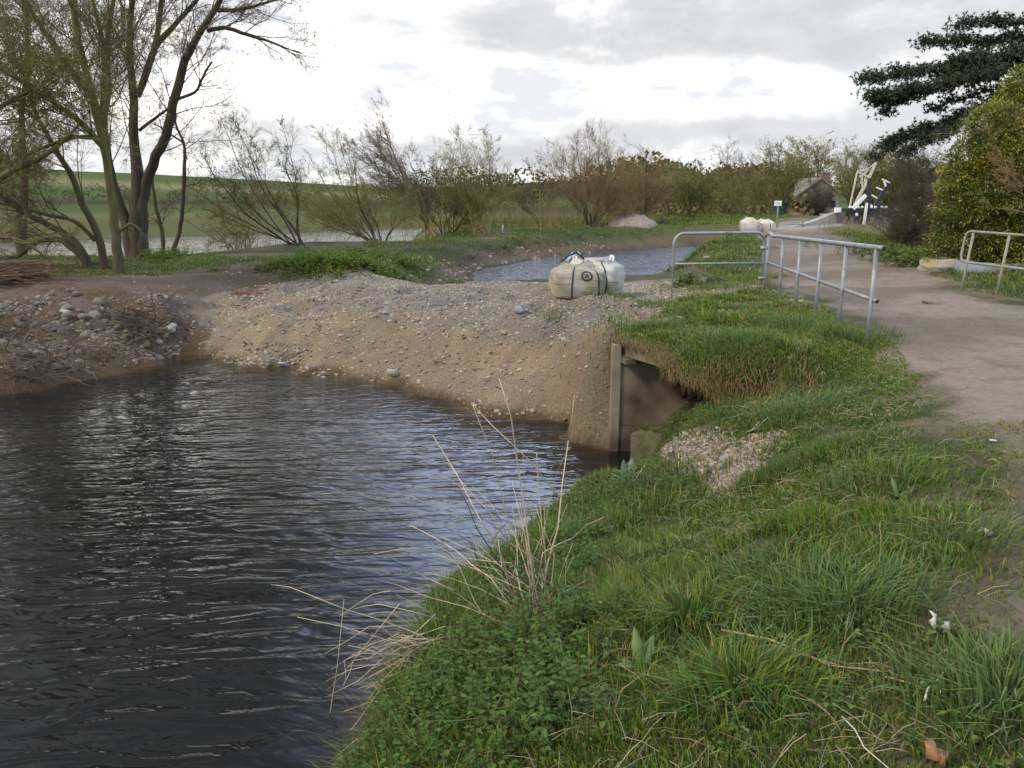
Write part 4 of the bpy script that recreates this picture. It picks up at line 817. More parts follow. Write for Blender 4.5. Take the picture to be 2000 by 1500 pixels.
boulder('second yellowish slab behind the middle posts of the far railing', (10.9,16.5,.16), .8,.4,.2, -.1, M_bo, 3)
# ---------------------------------------------------------------- bare trees
def unit(v): return v/(np.linalg.norm(v)+1e-9)
def turn(d, ang, r_):      # a direction bent away from d by ang
    v = r_.normal(size=3); v -= d*np.dot(v, d); return unit(d*math.cos(ang)+unit(v)*math.sin(ang))
class Tree:
    def __init__(s, seed): s.r = np.random.default_rng(seed); s.paths = {}; s.tips = []; s.pend = []
    def put(s, P, R, lvl): s.paths.setdefault((len(P), lvl), []).append((P, R))
    def grow(s, p, d, L, r0, lvl, A):
        n = 6 if lvl < 2 else 4; P = [p]; q = p
        wind = A.get('wind', (0,0,0))
        for i in range(n):
            d = unit(d+s.r.normal(size=3)*A['wob'][lvl]+np.array((0,0,A['up'][lvl]))+np.array(wind)*.3); q = q+d*L/n; P.append(q)
        P = np.array(P); R = r0*np.linspace(1, .3 if lvl < A['max'] else .25, n+1); s.put(P, R, lvl)
        if lvl < A['max']:
            k = A['kids'][lvl]; k = int(k*(.7+.6*s.r.random()))
            if lvl == A['max']-1:
                k = int(k*1.6); t = (A['from'][lvl]+(1-A['from'][lvl])*s.r.random(k))*n; i = np.minimum(t.astype(int), n-1); f = (t-i)[:,None]
                dd = P[i+1]-P[i]; b = P[i]+dd*f; dd = dd/(np.linalg.norm(dd,axis=1,keepdims=True)+1e-9)
                s.pend.append((b, dd, L*A['len'][lvl]*(1.1-.5*t/n)*(.6+.7*s.r.random(k)), np.maximum(r0*A['rad'][lvl]*.6, A.get('rmin',.003))+0*t, A['ang'][lvl], A['wob'][-1], A['up'][-1], A.get('wind',(0,0,0))))
                return
            for j in range(k):
                t = (A['from'][lvl]+(1-A['from'][lvl])*(j+s.r.random())/k)*n; i = min(int(t), n-1); f = t-i; b = P[i]*(1-f)+P[i+1]*f; dd = unit(P[min(i+1,n)]-P[i])
                s.grow(b, turn(dd, A['ang'][lvl]*(.6+.8*s.r.random()), s.r), L*A['len'][lvl]*(1.15-.55*t/n)*(.7+.6*s.r.random()), max(r0*A['rad'][lvl]*(1-.5*t/n), A.get('rmin',.003)), lvl+1, A)
        else: s.tips.append(P)
    def limb(s, P, R, lvl, A, kids, Lk, f0=.25, angm=1.):   # a limb drawn by hand, with side branches grown from it
        P = np.array(P, float); R = np.array(R, float)
        # resample
        seg = np.linalg.norm(np.diff(P, axis=0), axis=1); c = np.concatenate([[0], np.cumsum(seg)]); n = max(8, int(len(P)*3)); t = np.linspace(0, c[-1], n)
        Q = np.stack([np.interp(t, c, P[:,i]) for i in range(3)], 1); RR = np.interp(t, c, R)
        Q[1:-1] = (Q[:-2]+2*Q[1:-1]+Q[2:])/4; Q[1:-1] += s.r.normal(size=(n-2,3))*RR[1:-1,None]*.12
        s.put(Q, RR, 0)
        for j in range(kids):
            u = (f0+(1-f0)*s.r.random())*(n-1); i = min(int(u), n-2); dd = unit(Q[i+1]-Q[i])
            s.grow(Q[i]+(Q[i+1]-Q[i])*(u-i), turn(dd, A['ang'][lvl-1]*angm*(.6+.8*s.r.random()), s.r), Lk*(.5+s.r.random())*(1.1-.5*u/n), max(min(RR[i]*.34, .018), .0045), lvl, A)
    def meshes(s, root, m_bark, m_twig, bud=None, nbud=0, bsize=.02, trunk_lvl=1, mbud=None):
        T = MB(); Cw = MB()
        if s.pend:
            b = np.concatenate([q[0] for q in s.pend]); d = np.concatenate([q[1] for q in s.pend]); Lq = np.concatenate([q[2] for q in s.pend]); R0 = np.concatenate([q[3] for q in s.pend]); an, wo, up_, wi = s.pend[0][4:]
            m = len(b); v = s.r.normal(size=(m,3)); v -= d*(v*d).sum(1,keepdims=True); v /= np.linalg.norm(v,axis=1,keepdims=True)+1e-9; a = (an*(.5+s.r.random(m)))[:,None]; d = d*np.cos(a)+v*np.sin(a)
            pts = [b]; 
            for i in range(3):
                d = d+s.r.normal(size=(m,3))*wo+np.array((0,0,up_))+np.array(wi)*.3; d /= np.linalg.norm(d,axis=1,keepdims=True); pts.append(pts[-1]+d*Lq[:,None]/3)
            P = np.stack(pts,1); s.tips = P; tubes(Cw, P, R0[:,None]*np.array((1,.85,.7,.4))[None], 3)
        for (n, l), lst in sorted(s.paths.items()):
            P = np.array([a for a, _ in lst]); R = np.array([b for _, b in lst]); k = 9 if l == 0 else (6 if l == 1 else (4 if l == 2 else 3))
            tubes(T if l <= trunk_lvl else Cw, P, R, k)
        out = []
        if T.n: out.append(T.build('trunk', m_bark))
        if nbud and len(s.tips):
            tp = np.array(s.tips); i = s.r.integers(0, len(tp), nbud); n = tp.shape[1]; u = s.r.random(nbud)*(n-1); j = np.minimum(u.astype(int), n-2); f = (u-j)[:,None]
            p = tp[i,j]*(1-f)+tp[i,j+1]*f+s.r.normal(size=(nbud,3))*bsize*.5; a = s.r.normal(size=(nbud,3)); a /= np.linalg.norm(a,axis=1,keepdims=True); b_ = np.cross(a, s.r.normal(size=(nbud,3))); b_ /= np.linalg.norm(b_,axis=1,keepdims=True)
            z_ = bsize*(.5+s.r.random(nbud))[:,None]; V = np.stack([p-a*z_, p-b_*z_*.4, p+a*z_, p+b_*z_*.4],1).reshape(-1,3)
            Bm = MB(); Bm.add(V, (np.arange(nbud*4).reshape(-1,4)), np.repeat(np.clip(np.array(bud)*(1+.25*s.r.normal(size=(nbud,1))),.01,1),4,0)); ob = Bm.build('foliage', mbud or M_bud, smooth=False); out.append(ob)
        if Cw.n: out.append(Cw.build('crown', m_twig))
        under(root, *out); return out
M_bud = mat('spring_bud', attr=True, rough=.6, trans=.35)
M_bark = mat('grey_bark', (.065,.05,.036), .95, var=.4, vscale=9, bump=.02, bscale=16, stretch=(1,1,.25), cols=((.09,.085,.03),.7,.48,.66))
M_barkm = mat('mossy_bark', (.08,.065,.038), .95, var=.4, vscale=9, bump=.02, bscale=16, stretch=(1,1,.25), cols=((.11,.11,.03),.9,.4,.62))
M_twig = mat('twig', (.115,.083,.048), .9, var=.2, vscale=2); M_twigo = mat('olive_twig', (.17,.145,.042), .9, var=.25, vscale=1.2); M_twigy = mat('tan_twig', (.22,.155,.068), .9, var=.25, vscale=1.); M_barky = mat('yellow_bark', (.25,.18,.07), .9, var=.3, vscale=5)
M_twigm = mat('mossy_twig', (.13,.115,.04), .9, var=.25, vscale=1.5)
M_twigd = mat('dark_twig', (.085,.066,.042), .9, var=.25, vscale=1.5)
A_w = dict(max=4, kids=(0,6,6,6,0), ang=(.6,.75,.7,.6,.5), len=(.6,.55,.55,.6,.5), rad=(.5,.5,.5,.55,.5), wob=(.1,.14,.16,.18,.2), up=(.05,.05,.03,.0,-.02), rmin=.003)
A_w['from'] = (.3,.2,.15,.1,0)
def L2(Y, pts):    # pixel polyline with its own distance, bowed a little in depth
    n = len(pts); return [at(px, py, Y+dy) for px, py, dy in [(p[0], p[1], p[2] if len(p) > 2 else 0) for p in pts]]
def pr(Y, *w): return [x/FPX*Y/2 for x in w]
# the big twin stemmed willow
t = Tree(11); Y = 25.5
def base(px, py, Y): p = at(px, py, Y); return p
t.limb(L2(Y,[(268,505),(266,440),(270,360),(264,290),(262,200),(252,110),(258,0),(262,-160)]), pr(Y,34,29,25,18,15,12,10,5), 1, A_w, 26, 3.0, .3)
t.limb(L2(Y,[(279,505),(277,430),(281,360),(300,318,-.3),(325,262,-.6),(342,190,-.9),(360,120,-1.2),(392,60,-1.5),(430,5,-1.8),(470,-90,-2.2)]), pr(Y,26,22,20,18,17,16,14,11,9,4), 1, A_w, 30, 2.4, .35)
t.limb(L2(Y,[(268,188),(296,120),(310,60),(318,-30),(330,-150)]), pr(Y,13,12,10,7,4), 1, A_w, 18, 2.6, .1)
t.limb(L2(Y,[(300,95),(340,50),(385,0),(420,-60)]), pr(Y,12,9,7,4), 1, A_w, 10, 2.0, .1)
t.limb(L2(Y-1.2,[(405,60),(440,52),(490,70),(530,82),(560,95),(590,105)]), pr(Y,8,7,6,4,3,2), 2, A_w, 16, 1.3, .15)
t.limb(L2(Y-1.4,[(425,20),(470,20),(520,5),(570,-10)]), pr(Y,8,6,4,3), 2, A_w, 14, 1.4, .1)
t.limb(L2(Y,[(272,255),(310,225),(345,200,-.4)]), pr(Y,6,5,3), 2, A_w, 5, 1.0, .2)
t.limb(L2(Y,[(345,195,-.9),(385,180,-1),(400,140,-1),(415,120,-1)]), pr(Y,6,5,4,3), 2, A_w, 10, 1.0, .2)
t.limb(L2(Y,[(258,500),(245,430),(225,380),(214,330),(200,250),(205,150,.4),(212,60,.6),(230,-60)]), pr(Y,24,20,18,17,14,11,9,5), 1, A_w, 22, 2.6, .3)
t.limb(L2(Y,[(214,330),(190,230),(170,150),(150,60),(140,-60)]), pr(Y,15,14,12,9,5), 1, A_w, 18, 2.8, .15)
t.limb(L2(Y,[(180,190),(120,110),(80,50),(30,-20)]), pr(Y,14,11,9,6), 1, A_w, 20, 2.6, .1)
r = thing('willow_tree', 'big bare willow with thick twin trunks rising at the left by the river', 'tree', base(272,500,Y)); t.meshes(r, M_bark, M_twig, (.20,.21,.05), 5000, .03, 0)
# slim mossy trunk in front
t = Tree(12); Y = 20.4
t.limb(L2(Y,[(231,545),(229,480),(222,420),(214,350),(205,290),(190,220),(170,150),(150,70),(140,0),(120,-120)]), pr(Y,22,18,16,14,15,14,12,10,8,5), 1, A_w, 17, 2.2, .35)
t.limb(L2(Y,[(200,250),(215,170),(205,90),(180,0),(170,-90)]), pr(Y,11,10,8,6,4), 1, A_w, 22, 2.2, .1)
t.limb(L2(Y,[(205,290),(150,230,-.3),(90,190,-.6),(30,150,-.9),(-40,120,-1.2)]), pr(Y,12,10,8,6,4), 1, A_w, 24, 2.0, .1)
t.limb(L2(Y,[(200,270),(140,265),(80,290),(20,320)]), pr(Y,9,7,5,3), 1, A_w, 18, 1.6, .1)
t.limb(L2(Y,[(230,455),(255,435),(275,450)]), pr(Y,7,5,3), 3, A_w, 3, .5, .3)
r = thing('slim_tree', 'slim mossy green trunk standing in front of the twin willow on the rubble bank', 'tree', base(231,535,Y)); t.meshes(r, M_barkm, M_twigm, (.20,.21,.04), 6500, .026, 0)
# dark arching tree at the far left
t = Tree(13); Y = 21.5
t.limb(L2(Y,[(175,520),(150,475),(110,445),(60,425),(0,380),(-80,330)]), pr(Y,17,15,12,10,8,6), 1, A_w, 20, 1.8, .2)
t.limb(L2(Y,[(170,510),(120,465),(70,470),(40,500),(0,505)]), pr(Y,14,11,9,7,4), 2, A_w, 12, 1.0, .2)
t.limb(L2(Y,[(205,520),(190,450),(160,400),(140,340),(100,280),(60,200),(40,100)]), pr(Y,15,14,12,11,9,7,4), 1, A_w, 24, 1.9, .25)
t.limb(L2(Y,[(185,470),(150,430),(90,420),(20,400),(-60,390)]), pr(Y,8,7,6,5,3), 2, A_w, 16, 1.1, .2)
r = thing('arching_tree', 'dark low tree with limbs arching left out over the river', 'tree', base(178,518,Y)); t.meshes(r, M_bark, M_twig, (.2,.2,.06), 2500, .024, 0)
t = Tree(14); Y = 18.
t.limb(L2(Y,[(-160,520),(-120,440),(-60,380),(0,345),(60,318),(110,290),(140,262),(160,235)]), pr(Y,22,19,16,13,10,8,6,4), 1, A_w, 14, 1.7, .3)
t.limb(L2(Y,[(-120,440),(-90,300),(-60,180),(-30,60),(0,-60)]), pr(Y,18,15,12,8,5), 1, A_w, 16, 2.3, .2)
t.limb(L2(Y,[(-90,300),(-30,230),(30,190),(80,170)]), pr(Y,14,10,7,4), 1, A_w, 24, 1.8, .1)
t.limb(L2(Y,[(-140,500),(-60,470),(0,460),(50,470),(110,520)]), pr(Y,10,9,7,5,3), 2, A_w, 14, 1.0, .2)
r = thing('leaning_tree', 'tree at the left edge whose mossy limb reaches across with dense olive twigs', 'tree', base(-160,520,Y)); t.meshes(r, M_barkm, M_twigm, (.19,.20,.035), 8000, .024, 0)
t = Tree(15); Y = 27
t.limb(L2(Y,[(45,505),(42,420),(50,330),(40,230),(55,120),(50,0)]), pr(Y,20,17,13,10,8,4), 1, A_w, 34, 2.0, .15)
r = thing('tall_bare_tree', 'upright dark stem rising from the river margin near the left edge', 'tree', base(45,505,Y)); t.meshes(r, M_bark, M_twig, (.2,.2,.06), 2500, .026, 0)
# saplings right of the willow
def sapling(label, Y, lines, seed, mb=M_bark, mt=M_twig, kids=14, Lk=1.1, bud=(.2,.19,.08), nb=900, A=A_w):
    t = Tree(seed)
    for pts, wds in lines: t.limb(L2(Y, pts), pr(Y, *wds), 2, A, kids, Lk, .15)
    p = at(lines[0][0][0][0], lines[0][0][0][1], Y); r = thing('sapling' if kids < 20 else 'bare_tree', label, 'tree', p); t.meshes(r, mb, mt, bud, nb, .022, 1); return r
sapling('thin crooked stem just right of the twin willow trunks', 27, [([(318,495),(318,455),(305,410),(296,350),(300,330)],[8,8,7,5,3])], 21, kids=7, Lk=.6, nb=200)
sapling('slender bent sapling with a curly top right of the twin willow', 28, [([(338,492),(350,455),(358,400),(360,330),(362,285),(340,240),(345,225)],[9,8,7,7,5,4,2]),([(360,280),(330,260),(300,240)],[4,3,2])], 22, kids=10, Lk=1.0, nb=500)
# shrub with a fan of stems; stems given by base, top pixels and bow
A_s = dict(max=4, kids=(0,5,5,9,0), ang=(.5,.5,.55,.6,.5), len=(.6,.55,.55,.6,.5), rad=(.5,.5,.5,.55,.5), wob=(.08,.1,.14,.18,.2), up=(.06,.06,.05,.03,.0), rmin=.0035); A_s['from'] = (.3,.25,.15,.1,0)
def fan(label, Y, bx, by, tops, seed, wd=7, mb=M_bark, mt=M_twigo, kids=12, Lk=1.2, bud=(.20,.20,.07), nb=2500, name='bare_shrub', cat='shrub', bsz=.03, rm=None, spread=.5, A=A_s):
    t = Tree(seed); r_ = t.r; A = dict(A); 
    if rm: A['rmin'] = rm
    for tx, ty, bow in tops:
        n = 6; pts = []; ty += r_.normal()*6; y0 = r_.normal()*spread; y1 = y0+r_.normal()*spread*2.2; b0 = bx+r_.normal()*9
        for i in range(n):
            u = i/(n-1); pts.append((b0+(tx-b0)*u+bow*math.sin(PI*u)+r_.normal()*4*(0<i<n-1), by+(ty-by)*u, y0*(1-u)+y1*u))
        w_ = wd*.4*(.6+.7*r_.random()); LP = L2(Y, pts); gz = hz(LP[0][0], LP[0][1])
        if LP[0][2] > gz: LP[0] = (LP[0][0], LP[0][1], gz-.05)
        t.limb(LP, pr(Y, *np.linspace(w_, w_*.25, n)), 2, A, kids, Lk, .2, .85)
    p = at(bx, by, Y); r = thing(name, label, cat, p); t.meshes(r, mb, mt, bud, nb, bsz, 1); return r
fan('leaning willow shrub on the near river bank, its stems sweeping up to the left', 30, 580, 482, [(430,230,-20),(470,250,-15),(400,300,-25),(350,340,-20),(500,300,-10),(560,290,5),(450,350,-15),(380,400,-10),(520,380,0),(555,250,10)], 31, 8, kids=13, Lk=1.3)
fan('low brown shrub stems between the slender sapling and the leaning willow shrub', 31, 470, 487, [(430,400,0),(400,430,0),(450,380,0),(490,400,0),(420,360,-5),(510,430,0),(380,450,0)], 32, 5, kids=8, Lk=.7, mt=M_twigy, nb=300)
fan('spreading willow bush leaning left over the bright river, left of the yellow stemmed tree', 34, 745, 480, [(640,270,-20),(660,260,-10),(690,300,-10),(620,330,-20),(600,380,-10),(700,330,0),(650,400,-10),(610,420,0),(720,400,0),(680,430,0),(770,400,5),(570,400,-10),(790,420,0)], 33, 7, kids=14, Lk=1.4)
fan('yellow barked tree leaning left with a feathery windswept crown', 36, 846, 462, [(745,235,-10),(735,260,-15),(720,290,-15),(760,300,0),(800,320,10),(838,400,0)], 34, 12, mb=M_barky, mt=M_twig, kids=18, Lk=1.7, nb=3500, name='bare_tree', cat='tree', A=dict(A_s, wind=(-.3,0,0)))
fan('bushy tree with one tall crooked stem ending in a round tuft', 37, 948, 455, [(893,245,-15),(860,320,-10),(880,300,0),(960,300,10),(975,330,5),(930,330,-5),(900,360,0),(860,360,0),(985,350,0)], 35, 8, kids=15, Lk=1.4, nb=2500, name='bare_tree', cat='tree', mb=M_barky)
fan('dense olive thicket at the foot of the crooked stemmed tree', 38, 880, 452, [(850,340,0),(870,330,0),(890,340,0),(850,390,0),(910,360,0),(920,400,0),(830,400,0),(940,410,0),(960,400,0),(890,380,0)], 36, 6, kids=12, Lk=1.0, nb=2500)
fan('small pale barked tree standing alone above the low brambles', 40, 1050, 440, [(1030,340,-8),(1060,345,4),(1045,330,0),(1085,370,8),(1015,370,-5)], 37, 6, mb=M_barky, mt=M_twig, kids=9, Lk=1.0, nb=500, name='bare_tree', cat='tree')
fan('big rounded brown shrub, the tallest of the row behind the crossing', 44, 1150, 432, [(x_, y_, 0) for x_, y_ in ((1075,300),(1100,285),(1125,275),(1150,280),(1170,290),(1190,305),(1210,330),(1090,340),(1225,360),(1110,320),(1140,310),(1180,340),(1065,350),(1230,390),(1120,360),(1160,330),(1200,370))], 38, 7, mt=M_twigy, kids=18, Lk=1.4, nb=1500)
fan('golden brown shrub joined to the right of the tallest rounded one', 47, 1250, 428, [(x_, y_, 0) for x_, y_ in ((1215,320),(1235,305),(1260,310),(1280,325),(1300,345),(1225,350),(1250,345),(1310,370),(1275,370),(1240,380))], 39, 6, mt=M_twigy, kids=16, Lk=1.3, nb=1500)
fan('fresh green tinged bush in the middle of the far hedge row', 52, 1345, 425, [(x_, y_, 0) for x_, y_ in ((1320,345),(1335,335),(1350,330),(1365,338),(1380,350),(1310,365),(1395,365),(1340,360),(1370,370))], 40, 6, mt=M_twigo, kids=16, Lk=1.3, bud=(.15,.19,.04), nb=7000, bsz=.05)
fan('tan thicket between the golden shrub and the green tinged bush', 55, 1300, 425, [(x_, y_, 0) for x_, y_ in ((1290,340),(1305,335),(1320,350),(1280,360),(1330,370))], 41, 5, mt=M_twigy, kids=16, Lk=1.3, nb=1500)
fan('tall thin grey tree with bare upright branches above the far hedge', 60, 1432, 420, [(x_, y_, 0) for x_, y_ in ((1405,300),(1420,295),(1435,305),(1450,320),(1415,340),(1460,345))], 42, 5, mt=M_twig, kids=14, Lk=1.6, nb=300, name='bare_tree', cat='tree')
fan('low olive bushes right of the tall thin grey tree', 58, 1455, 422, [(x_, y_, 0) for x_, y_ in ((1440,360),(1460,350),(1480,345),(1425,375),(1410,370),(1490,370))], 43, 5, mt=M_twigo, kids=16, Lk=1.3, bud=(.15,.17,.045), nb=4000, bsz=.05)
fan('wide domed willow with olive spring twigs left of the stone cottage', 66, 1530, 418, [(x_, y_, 0) for x_, y_ in ((1475,340),(1490,322),(1505,312),(1520,305),(1535,308),(1465,365),(1500,345),(1520,340),(1540,340),(1550,320),(1560,350),(1480,380))], 44, 8, mt=M_twigo, kids=18, Lk=2.0, bud=(.19,.19,.05), nb=9000, bsz=.055, name='bare_tree', cat='tree')
fan('second domed willow whose crown rises behind the cottage roof', 114, 1585, 410, [(x_, y_, 0) for x_, y_ in ((1545,315),(1560,305),(1575,303),(1590,308),(1605,320),(1615,340),(1570,340),(1590,345),(1550,345))], 45, 7, mt=M_twigo, kids=22, Lk=3.6, bud=(.19,.19,.05), nb=12000, bsz=.10, name='bare_tree', cat='tree')
fan('bare tree with grey crown behind the lock gate', 70, 1665, 420, [(x_, y_, 0) for x_, y_ in ((1640,320),(1652,305),(1668,300),(1680,308),(1635,345),(1650,340),(1695,320))], 46, 7, mt=M_twigo, kids=18, Lk=2.0, bud=(.19,.19,.06), nb=6000, bsz=.055, name='bare_tree', cat='tree')
fan('olive tree filling the gap between lock gate and dark hedge', 62, 1740, 425, [(x_, y_, 0) for x_, y_ in ((1700,320),(1720,305),(1740,310),(1765,325),(1785,330),(1710,350),(1740,350),(1770,350),(1800,340))], 47, 7, mt=M_twigo, kids=18, Lk=2.0, bud=(.17,.18,.05), nb=9000, bsz=.055, name='bare_tree', cat='tree')
fan('dark brown bare hedge bush right of the lock reaching the path side', 26, 1812, 500, [(x_, y_, 0) for x_, y_ in ((1775,360),(1770,345),(1780,340),(1800,335),(1820,345),(1772,400),(1780,390),(1790,380),(1768,430),(1810,390),(1840,370),(1850,420),(1830,410),(1765,440),(1780,450))], 48, 7, mt=M_twigd, mb=M_twigd, kids=22, Lk=1.1, nb=500)
fan('lower bramble tangle at the foot of the dark hedge by the water', 25, 1775, 505, [(x_, y_, 0) for x_, y_ in ((1745,440),(1760,430),(1775,425),(1790,440),(1755,470),(1800,455),(1815,440),(1830,460))], 49, 5, mt=M_twigd, mb=M_twigd, kids=18, Lk=.7, nb=300)
fan('dark undergrowth bush between the brown hedge and the evergreen bush', 20, 1855, 515, [(x_, y_, 0) for x_, y_ in ((1820,400),(1835,380),(1850,390),(1870,400),(1885,420),(1840,430),(1860,440),(1825,450),(1880,460))], 50, 6, mt=M_twigd, mb=M_twigd, kids=20, Lk=.8, nb=500)
# scrub along the isthmus: many low tangled stems, beyond counting
def scrub(name, spots, m, seed, Lk=.8, hgt=1.0, per=9, nb=0, bud=None):
    t = Tree(seed); A = dict(A_s, max=3)
    for (px, py, Y_) in spots:
        b = np.array(at(px, py, Y_)); b[2] = hz(b[0], b[1])
        for k in range(per):
            q = b+np.array((t.r.normal()*.8, t.r.normal()*.6, 0)); t.grow(q, turn(np.array((0,0,1.)), abs(t.r.normal())*.5, t.r), hgt*(.5+t.r.random()), .009, 1, A)
    T = MB()
    for (n, l), lst in sorted(t.paths.items()): tubes(T, np.array([a for a, _ in lst]), np.array([b for _, b in lst]), 3)
    o = T.build(name, m); tag(o, kind='stuff'); return o
scrub('riverside_scrub', [(x_, 462-(x_-600)*.012, 36+(x_-600)*.012) for x_ in range(640,1240,22)], M_twigy, 61, hgt=1.3, per=9)
scrub('riverside_scrub', [(x_, 440, 44+rng.random()*6) for x_ in range(870,1260,16)], M_twigo, 62, hgt=2.0, per=10)
scrub('riverside_scrub', [(x_, 430, 50+rng.random()*14) for x_ in range(1180,1520,15)], M_twigo, 63, hgt=2.6, per=11)
scrub('riverside_scrub', [(x_, 490, 28+rng.random()*5) for x_ in range(10,580,28)], M_twigy, 64, hgt=.9, per=6)
scrub('reed_bank', [(x_, 470, 31+rng.random()*5) for x_ in range(1645,1760,8)], mat('dry_reed', (.30,.23,.14), .9, var=.2, vscale=2), 65, hgt=.55, per=14)
# brushwood heap at the left edge
b = MB(); r_ = np.random.default_rng(5); n = 420; c0 = np.array(at(20,535,18.5)); 
a_ = r_.normal(size=n)*.35+.1; l_ = 1.0+1.8*r_.random(n); p = np.stack([c0[0]+r_.normal(size=n)*.6-.8, c0[1]+r_.normal(size=n)*.5, hz(c0[0],c0[1])+.05+.36*r_.random(n)],-1); d = np.stack([np.cos(a_), np.sin(a_)*.5, r_.normal(size=n)*.12],-1)*l_[:,None]
P = np.stack([p-d/2, p-d/6+r_.normal(size=(n,3))*.03, p+d/6+r_.normal(size=(n,3))*.03, p+d/2],1); tubes(b, P, (.008+.012*r_.random(n))[:,None]*np.array((1,.9,.7,.4))[None], 4)
o = b.build('brushwood_pile', mat('cut_brushwood', (.14,.085,.05), .9, var=.35, vscale=4)); tag(o, 'heap of cut reddish brown brushwood lying under the trees at the left edge', 'brushwood')
# roots and dead brush hanging over the rubble bank
def brush(label, spots, seed, m, L0=.6, per=16):
    t = Tree(seed); A = dict(A_s, max=3, up=(0,-.1,-.12,-.1,0), wob=(.1,.25,.3,.3,.3), rmin=.0035)
    for (px, py, z) in spots:
        q = np.array(G(px, py)); q[2] += .03
        for k in range(per): t.grow(q+t.r.normal(size=3)*np.array((.15,.15,.03)), unit(np.array((t.r.normal(), -.6+t.r.normal()*.6, .35))), L0*(.5+t.r.random()), .013, 1, A)
    T = MB()
    for (n, l), lst in sorted(t.paths.items()): tubes(T, np.array([a for a, _ in lst]), np.array([b for _, b in lst]), 3)
    o = T.build('dead_brush', m); tag(o, label, 'brushwood'); return o
brush('tangle of dead roots and twigs spilling down to the water at the left edge', [(10,690,-1.2),(40,700,-1.3),(20,650,-1.0),(60,720,-1.4),(90,700,-1.3),(0,720,-1.3),(30,740,-1),(70,740,-1),(20,620,-1)], 71, mat('dead_root', (.115,.085,.055), .9, var=.3, vscale=5), .65, 9)
brush('brown dead brush draped down the middle of the rubble bank', [(150,690,-1.3),(180,680,-1.25),(210,680,-1.25),(130,700,-1.35),(240,690,-1),(100,690,-1),(200,700,-1),(160,720,-1)], 72, mat('dead_root_pale', (.15,.115,.072), .9, var=.3, vscale=5), .5, 8)
brush('dark brushy clump in the hollow left of the round pale boulder', [(270,640,-1.05),(285,655,-1.1),(260,660,-1.15),(300,630,-.95),(280,620,-.9),(250,640,-1),(300,655,-1),(240,615,-1)], 73, M_twigd, .55, 14)
M_gbr = mat('grey_branch', (.22,.17,.115), .9, var=.2, vscale=3)
for k_, q_ in enumerate([(1100,428,0),(1150,425,0),(1200,425,0),(1060,440,0),(1120,440,0)]): brush('felled grey branches heaped beyond the canal under the rounded shrub', [q_], 174+k_, M_gbr, 2.6, 7)['group'] = 'felled branch heaps'
for k_, q_ in enumerate([(1080,475,0),(1020,480,0),(960,490,0),(1130,465,0),(920,505,0),(900,520,0),(990,485,0),(1050,478,0),(1180,460,0),(1230,458,0)]): brush('dark upturned root clump on the canal bank above the water', [q_], 190+k_, M_twigd, .55, 12)['group'] = 'root clumps on the canal bank'
# ---------------------------------------------------------------- far things: cottage, lock, sign
M_rub = mat('rubble_stone', (.33,.29,.24), .95, var=.4, vscale=2.2, bump=.05, bscale=5, cols=((.22,.19,.15),.6,.45,.65)); M_slate = mat('old_slate', (.22,.195,.165), .9, var=.3, vscale=3, cols=((.17,.14,.09),.7,.45,.6)); M_brick = mat('red_brick', (.17,.105,.075), .9, var=.3, vscale=5)
M_blk = mat('black_paint', (.016,.018,.018), .5, spec=.5); M_wp = mat('white_paint', (.72,.71,.66), .6, var=.12, vscale=6); M_tim = mat('bleached_timber', (.50,.46,.37), .8, var=.2, vscale=5); M_grn = mat('dark_green_paint', (.02,.05,.045), .5)
def xz(px, py, Y): p = at(px, py, Y); return p[0], p[2]
Yc = 100; pts = [xz(px,py,Yc) for px, py in ((1532,418),(1532,401),(1550,392),(1567,383),(1604,350),(1637,378),(1637,418))]
c = thing('cottage', 'stone cottage gable with twin chimneys half hidden by bare branches beyond the field', 'house', (pts[3][0], Yc, -1.1))
b = MB(); n = len(pts); V = [(x_, Yc, z_-(.6 if i in (0,n-1) else 0)) for i, (x_, z_) in enumerate(pts)]+[(x_, Yc+9, z_-(.6 if i in (0,n-1) else 0)) for i, (x_, z_) in enumerate(pts)]
b.add(V, [[list(range(n))], [[2*n-1-i for i in range(n)]], [[i+1, i, n+i, n+i+1] for i in range(n-1)]]); o1 = b.build('wall', M_rub, smooth=False)
ro = []
def slab(a, b_, th=.16):
    m = MB(); d = np.array((b_[0]-a[0], 0, b_[1]-a[1])); L_ = np.linalg.norm(d); d /= L_; up = np.array((-d[2],0,d[0])); up = up if up[2] > 0 else -up
    q = np.array((a[0],Yc-.25,a[1]))-d*.12+up*.02; e = np.array((b_[0],Yc-.25,b_[1]))+d*.12+up*.02; V = [q, e, e+up*th, q+up*th]; V += [v+np.array((0,9.5,0)) for v in V]
    m.add(V, [[0,1,2,3],[7,6,5,4],[0,4,5,1],[1,5,6,2],[2,6,7,3],[3,7,4,0]]); return m
o2 = slab(pts[1], pts[4]).build('roof', M_slate, smooth=False); o3 = slab(pts[4], pts[5], .18).build('roof', M_slate, smooth=False)
under(c, o1, o2, o3)
for px, py, w_ in ((1604,341,.9),(1621,345,.9)):
    x_, z_ = xz(px, py, Yc+2); b = MB(); b.box((x_, Yc+(0.6 if px < 1610 else 4), z_-.55), (w_, .7, 1.5)); ch_ = b.build('chimney', M_brick, smooth=False)
    under(c, ch_); b = MB(); b.box((x_, Yc+(0.6 if px < 1610 else 4), z_+.24), (w_+.12, .82, .14)); cp_ = b.build('chimney_cap', M_rub, smooth=False); cp_.parent = ch_; cp_.matrix_parent_inverse = c.matrix_world.inverted() if False else Matrix()
    cp_.parent = ch_; ch_.matrix_parent_inverse = Matrix.Translation(c.location).inverted()
